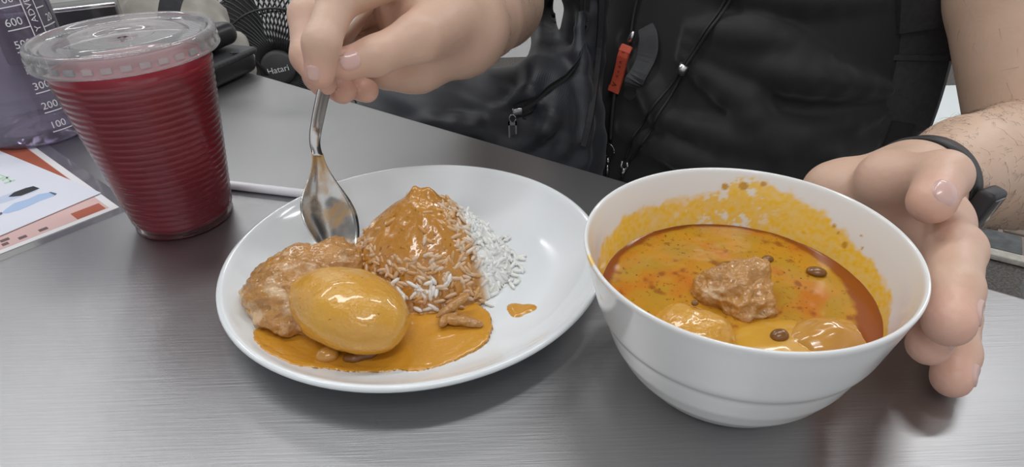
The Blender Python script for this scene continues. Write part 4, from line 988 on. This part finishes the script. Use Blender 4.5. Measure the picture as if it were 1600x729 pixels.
h = bvh.ray_cast(Vector(wc + dirc * .08), Vector(-dirc), .1); pc = np.array(h[0]) + dirc * .0050; s_ = np.cross(wa, dirc)
cs_ = box('case', pc, (.024, .036, .0095), M['rubber'], wb, ax=np.array([wa, s_, dirc]), bevel=.0030)
box('screen', pc + dirc * .0045, (.018, .030, .0016), M['band_glass'], cs_, ax=np.array([wa, s_, dirc]), bevel=.0006)
tag(wb, 'black rubber fitness band on the wrist beside the bowl', 'watch')

# ------------------------------------------------------------------ dark nylon backpack on the lap
M['nylon'] = mat('navy_nylon', (.020, .022, .030), .50, noise=(14, (.013, .014, .018)), Sheen_Weight=.1)
def ripstop(m):
    nt = m.node_tree; b = nt.nodes['Principled BSDF']; tc = nt.nodes.new('ShaderNodeTexCoord'); mp = nt.nodes.new('ShaderNodeMapping'); mp.inputs['Rotation'].default_value = (.3, .2, .6)
    w = nt.nodes.new('ShaderNodeTexWave'); w.inputs['Scale'].default_value = 240; w.inputs['Distortion'].default_value = .6
    nt.links.new(tc.outputs['Object'], mp.inputs[0]); nt.links.new(mp.outputs[0], w.inputs['Vector'])
    bp = nt.nodes.new('ShaderNodeBump'); bp.inputs['Strength'].default_value = .14; bp.inputs['Distance'].default_value = .0005
    nt.links.new(w.outputs['Fac'], bp.inputs['Height']); nt.links.new(bp.outputs[0], b.inputs['Normal'])
ripstop(M['nylon'])
M['webbing'] = mat('black_webbing', (.018, .018, .020), .7, noise=(200, (.028, .028, .030), 1.5), bump=(900, .5, .0006))
M['zip'] = mat('zip_tape', (.010, .010, .012), .7, bump=(900, .4, .0005))
pack = empty('backpack', (.0, .66, -.32))
BP = [Ell((-.070, .680, -.115), (.135, .085, .120)), Ell((.030, .660, -.105), (.075, .070, .120)), Ell((.088, .728, .005), (.027, .030, .120)), Ell((.072, .678, -.090), (.028, .034, .105)), Ell((-.03, .67, -.24), (.13, .09, .08)), Cone((.089, .73, .10), .024, (.105, .765, .24), .020)]
bagd = Group(BP, .035)
def bsurf(x, z, off=0.0):
    o = np.linspace(.45, .80, 250); P = np.stack([np.full(250, x), o, np.full(250, z)], 1); d = bagd.d(P); i = int(np.argmax(d < 0)) if (d < 0).any() else 240
    return P[i] + np.array([0, -off, 0])
def bfold(pts, r, dep):
    P = smooth_path([bsurf(x, z, dep) for x, z in pts], 8); rr = r * np.sin(np.linspace(.3, PI - .3, 8)); return Group([Cone(P[i], rr[i], P[i + 1], rr[i + 1]) for i in range(7)], .003)
bf = [bfold([(-.13, -.05), (-.07, -.035), (-.02, -.045), (.02, -.07)], .012, -.002), bfold([(-.09, -.07), (-.04, -.075), (.01, -.055), (.05, -.02)], .011, -.003), bfold([(-.01, -.02), (.025, .0), (.045, .03), (.055, .08)], .012, .000), bfold([(.025, -.05), (.045, -.02), (.06, .03)], .011, .000),
      bfold([(.075, -.10), (.08, -.05), (.078, .01), (.08, .06)], .010, -.001), bfold([(.045, -.09), (.055, -.04), (.062, -.01)], .009, -.001), bfold([(-.15, -.09), (-.10, -.085), (-.05, -.10)], .011, -.002), bfold([(-.02, -.035), (.01, -.03), (.04, -.035)], .009, -.003), bfold([(.055, .10), (.062, .13), (.07, .17)], .010, -.002)]
wz = lambda P: .0022 * np.sin(P[:, 0] * 90 + 3 * np.sin(P[:, 2] * 50)) * np.sin(P[:, 2] * 75 + P[:, 1] * 40)
v, q = surface(Group([bagd] + bf, .010), .0034, (-.24, .52, -.34), (.22, .82, .30), wz)
pb = npmesh('bag_body', relax(v, q, 1), q, M['nylon'], pack)
pbvh = BVHTree.FromPolygons([vv_.co.copy() for vv_ in pb.data.vertices], [tuple(p.vertices) for p in pb.data.polygons])
def on_bag(x, z, off=.002):
    h = pbvh.ray_cast(Vector((x, .40, z + .06)), Vector((0, .90, -.25)).normalized(), 1.0)
    return np.array(h[0]) + np.array(h[1]) * off if h[0] is not None else bsurf(x, z, off)
zp = smooth_path([on_bag(x, z) for x, z in ((.084, .10), (.084, .06), (.076, .03), (.060, .010), (.040, -.002), (.024, -.012), (.007, -.022))], 40)
ribbon('zip_tape', zp, (.4, 0, 1), .013, .0012, M['zip'], pack)
V = []; F = []
for i in range(0, 39):
    for t_ in (0, .5):
        p = zp[i] * (1 - t_) + zp[i + 1] * t_; vv_, ff_ = box_data(p + np.array([0, -.0012, .0004]), (.0016, .0014, .0042)); o = len(V); V += vv_; F += [tuple(x + o for x in y) for y in ff_]
zt = mesh('zip_teeth', V, F, M['black_plastic'], pack, False); zt['kind'] = 'stuff'
zs = zp[-1] + np.array([0, -.003, 0])
sl = box('zip_slider', zs + np.array([.002, -.001, .002]), (.011, .005, .008), M['gunmetal'], pack, rz=.3, bevel=.0018)
pu = zs + np.array([-.003, -.004, -.004])
Vr = [pu + np.array([math.cos(a) * .0032, 0, math.sin(a) * .0040]) for a in np.linspace(0, 2 * PI, 17)]
tube('pull_ring', Vr, .0008, M['gunmetal'], sl, 6)
V = []; F = []
for (x0, x1, z0, z1) in ((-.0045, -.0028, -.028, -.003), (.0024, .0041, -.028, -.003), (-.0045, .0041, -.0295, -.027), (-.0045, .0041, -.0065, -.003)):
    vv_, ff_ = box_data(pu + np.array([(x0 + x1) / 2, -.001, (z0 + z1) / 2]), (x1 - x0, .0018, z1 - z0)); o = len(V); V += vv_; F += [tuple(x + o for x in y) for y in ff_]
mesh('pull_tab', V, F, M['gunmetal'], sl, False)
box('pull_insert', pu + np.array([-.0002, -.0006, -.0170]), (.0056, .0012, .0195), M['case_grey'], sl)
tube('elastic_cord', smooth_path([zs + np.array([.008, .0, -.004]), zs + np.array([.020, -.001, -.018]), zs + np.array([.034, .002, -.020]), zs + np.array([.044, .006, -.012])], 14), .0016, M['zip'], pack, 8)
ribbon('edge_piping', smooth_path([on_bag(x, z, .002) for x, z in ((.100, .14), (.102, .08), (.100, .03), (.092, .0), (.084, -.03), (.076, -.06))], 26), (1, 0, .2), .007, .003, M['zip'], pack)
# shoulder strap on the person's left, running down the side of the chest
sp_ = smooth_path([on_shirt(.150, .26, .006), on_shirt(.160, .18, .008), on_shirt(.172, .10, .010), on_shirt(.182, .04, .014), chest(.186, .060, -.02) + SN * .020, chest(.182, .070, -.08) + SN * .020, chest(.172, .08, -.14) + SN * .02], 30)
sside = SE * .93 + SN * -.36
ribbon('shoulder_strap', sp_, sside, .052, .006, M['webbing'], pack)
ribbon('strap_fold', sp_[9:14] + SN * .005, sside, .053, .005, M['webbing'], pack)
ribbon('strap_stitching', np.array([sp_[15], sp_[15] * .8 + sp_[16] * .2, sp_[15] * .6 + sp_[16] * .4]) + SN * .0042, sside, .050, .0012, M['webbing'], pack)
ribbon('strap_label', sp_[20:23] + SN * .0042, sside, .022, .0012, M['zip'], pack)
tag(pack, 'dark navy nylon backpack with a zip, lying against the person', 'backpack')

# ------------------------------------------------------------------ lanyards round the neck
M['cord'] = mat('black_cord', (.016, .016, .017), .6, bump=(1200, .5, .0005))
M['red_tag'] = mat('red_leather_tag', (.62, .095, .050), .55, noise=(200, (.54, .08, .04)))
M['tag_print'] = mat('dark_tag_print', (.06, .012, .010), .6)
M['silver'] = mat('silver_bead', (.75, .74, .74), .3, 1.0)
ly = empty('key_lanyard', tuple(on_shirt(-.093, -.103)))
def shp(pts, off, n):
    sz = smooth_path([(s, z, 0) for s, z in pts], n * 2); P = np.array([on_shirt(s, z, off) for s, z, _ in sz])
    for _ in range(3): P[1:-1] = np.maximum.reduce([P[1:-1] @ SN, (P[:-2] @ SN + P[2:] @ SN) / 2])[:, None] * SN + (P[1:-1] - (P[1:-1] @ SN)[:, None] * SN)
    return P
neckL = chest(-.045, .06, .34)
tube('neck_cord', np.vstack([[neckL], shp([(-.050, .26), (-.072, .15), (-.0878, .0612), (-.0870, .022)], .0035, 26)]), .0019, M['cord'], ly, 8)
tube('lower_cord', shp([(-.0965, -.030), (-.0945, -.060), (-.0925, -.088)], .004, 12), .0026, M['cord'], ly, 8)
tgp = shp([(-.0862, .0195), (-.0915, -.006), (-.0970, -.033)], .0065, 5)
tg = ribbon('leather_tag', tgp, SE, .0140, .0032, M['red_tag'], ly); bevel_mesh(tg, .0006, 2)
for t0, t1 in ((0, 1), (8, 9)):
    seg = tgp[t0:t1 + 1] * 1.0; ribbon('tag_hem', np.array([seg[0], (seg[0] + seg[1]) / 2, seg[1]]) + SN * .0016, SE, .0144, .0010, M['red_tag'], tg)
def tag_print(body, size, frac, name='tag_lettering'):
    i = frac * 9; k = int(i); p = tgp[k] * (1 - i + k) + tgp[min(k + 1, 9)] * (i - k); dn = tgp[-1] - tgp[0]; dn /= np.linalg.norm(dn); rt = np.cross(dn, SN); rt /= np.linalg.norm(rt)
    me = text_mesh(body, size)
    for v in me.vertices: x, y = v.co.x, v.co.y; v.co = Vector(p + SN * .0024 - dn * x + np.cross(-dn, -SN) * -y * -1)
    link(name, me, M['tag_print'], tg, False)
for ch, fr, sz in (('E', .12, .0045), ('A', .34, .0045), ('A', .45, .0045), ('A', .56, .0045), ('A', .66, .0045)): tag_print(ch, sz, fr)
tag_print('V', .0085, .84)
tip0 = on_shirt(-.0850, .0230, .006); tip1 = on_shirt(-.0815, .0345, .009)
tube('cord_tip', [tip0, tip0 * .4 + tip1 * .6, tip1], [.0032, .0030, .0012], M['silver'], ly, 10)
rc = on_shirt(-.0925, -.1000, .007)
tube('split_ring', [rc + SE * math.cos(a) * .0078 + np.array([0, 0, 1]) * math.sin(a) * .0082 for a in np.linspace(0, 2 * PI, 33)], .0009, M['gunmetal'], ly, 8)
hk = on_shirt(-.0915, -.112, .007)
tube('swivel', [hk + np.array([0, 0, .004]), hk, hk - np.array([0, 0, .003]), hk - np.array([0, 0, .006])], [.0012, .0036, .0030, .0015], M['gunmetal'], ly, 10)
tube('hook_shaft', [hk - np.array([0, 0, .006]), hk - np.array([0, 0, .012]), hk - np.array([0, 0, .036])], [.0016, .0026, .0024], M['gunmetal'], ly, 10)
tag(ly, 'black cord lanyard with a red leather tag and key ring', 'lanyard')
wl = empty('webbing_loop', tuple(on_shirt(-.07, -.02)))
ribbon('webbing', smooth_path([on_shirt(-.0700, .040, .004), on_shirt(-.0620, .030, .007), on_shirt(-.0600, .012, .008), on_shirt(-.0635, -.008, .006), on_shirt(-.0710, -.026, .004), on_shirt(-.0780, -.036, .002)], 24), SE * .95 + np.array([0, 0, .2]), np.interp(np.linspace(0, 1, 24), [0, .3, .7, 1], [.018, .0245, .021, .010]), .0016, M['dark_grey'], wl)
tag(wl, 'dark grey ribbed webbing loop on the shirt beside the red tag', 'strap')
l2 = empty('cord_lanyard', tuple(on_shirt(-.07, -.11)))
for dx in (-.0022, .0022):
    tube('neck_cord', np.vstack([[chest(.055 + dx, .06, .34)], shp([(.062 + dx, .26), (.040 + dx, .15), (.0146 + dx, .0752), (-.0141 + dx * .8, .0110), (-.032 + dx * 2.2, -.030), (-.0494 + dx * 3.4, -.0688), (-.0640 + dx * 1.6, -.1010)], .0035, 44)]), .0016, M['cord'], l2, 8)
bd_ = on_shirt(-.0141, .0110, .005)
tube('silver_bead', [bd_ + np.array([-.0014, .001, -.0048]) * 1.0, bd_ + np.array([.0018, -.001, .0048])], .0050, M['silver'], l2, 14)
ck = on_shirt(-.0660, -.104, .007)
for dx, L_, in ((-.003, .012), (.003, .010)):
    tube('clip_prong', [ck + SE * dx, ck + SE * (dx * 1.4) - np.array([0, 0, L_ * .5]), ck + SE * dx * .5 - np.array([0, 0, L_])], .0012, M['silver'], l2, 8)
tube('clip_body', [ck - np.array([0, 0, .008]), ck - np.array([0, 0, .022]) - SE * .003], [.0030, .0022], M['gunmetal'], l2, 10)
tag(l2, 'doubled thin black cord with a silver bead across the chest', 'lanyard')

# ------------------------------------------------------------------ put every single-mesh thing's origin at its own base
for o in list(col.objects):
    if o.parent is None and o.type == 'MESH' and o.data.users == 1:
        n = len(o.data.vertices); c_ = np.empty(n * 3, np.float32); o.data.vertices.foreach_get('co', c_); c_ = c_.reshape(-1, 3)
        b_ = Vector(((c_[:, 0].min() + c_[:, 0].max()) / 2, (c_[:, 1].min() + c_[:, 1].max()) / 2, c_[:, 2].min()))
        o.data.transform(Matrix.Translation(-b_)); o.location = b_
        for ch in o.children: ch.matrix_parent_inverse = Matrix.Translation(-b_)
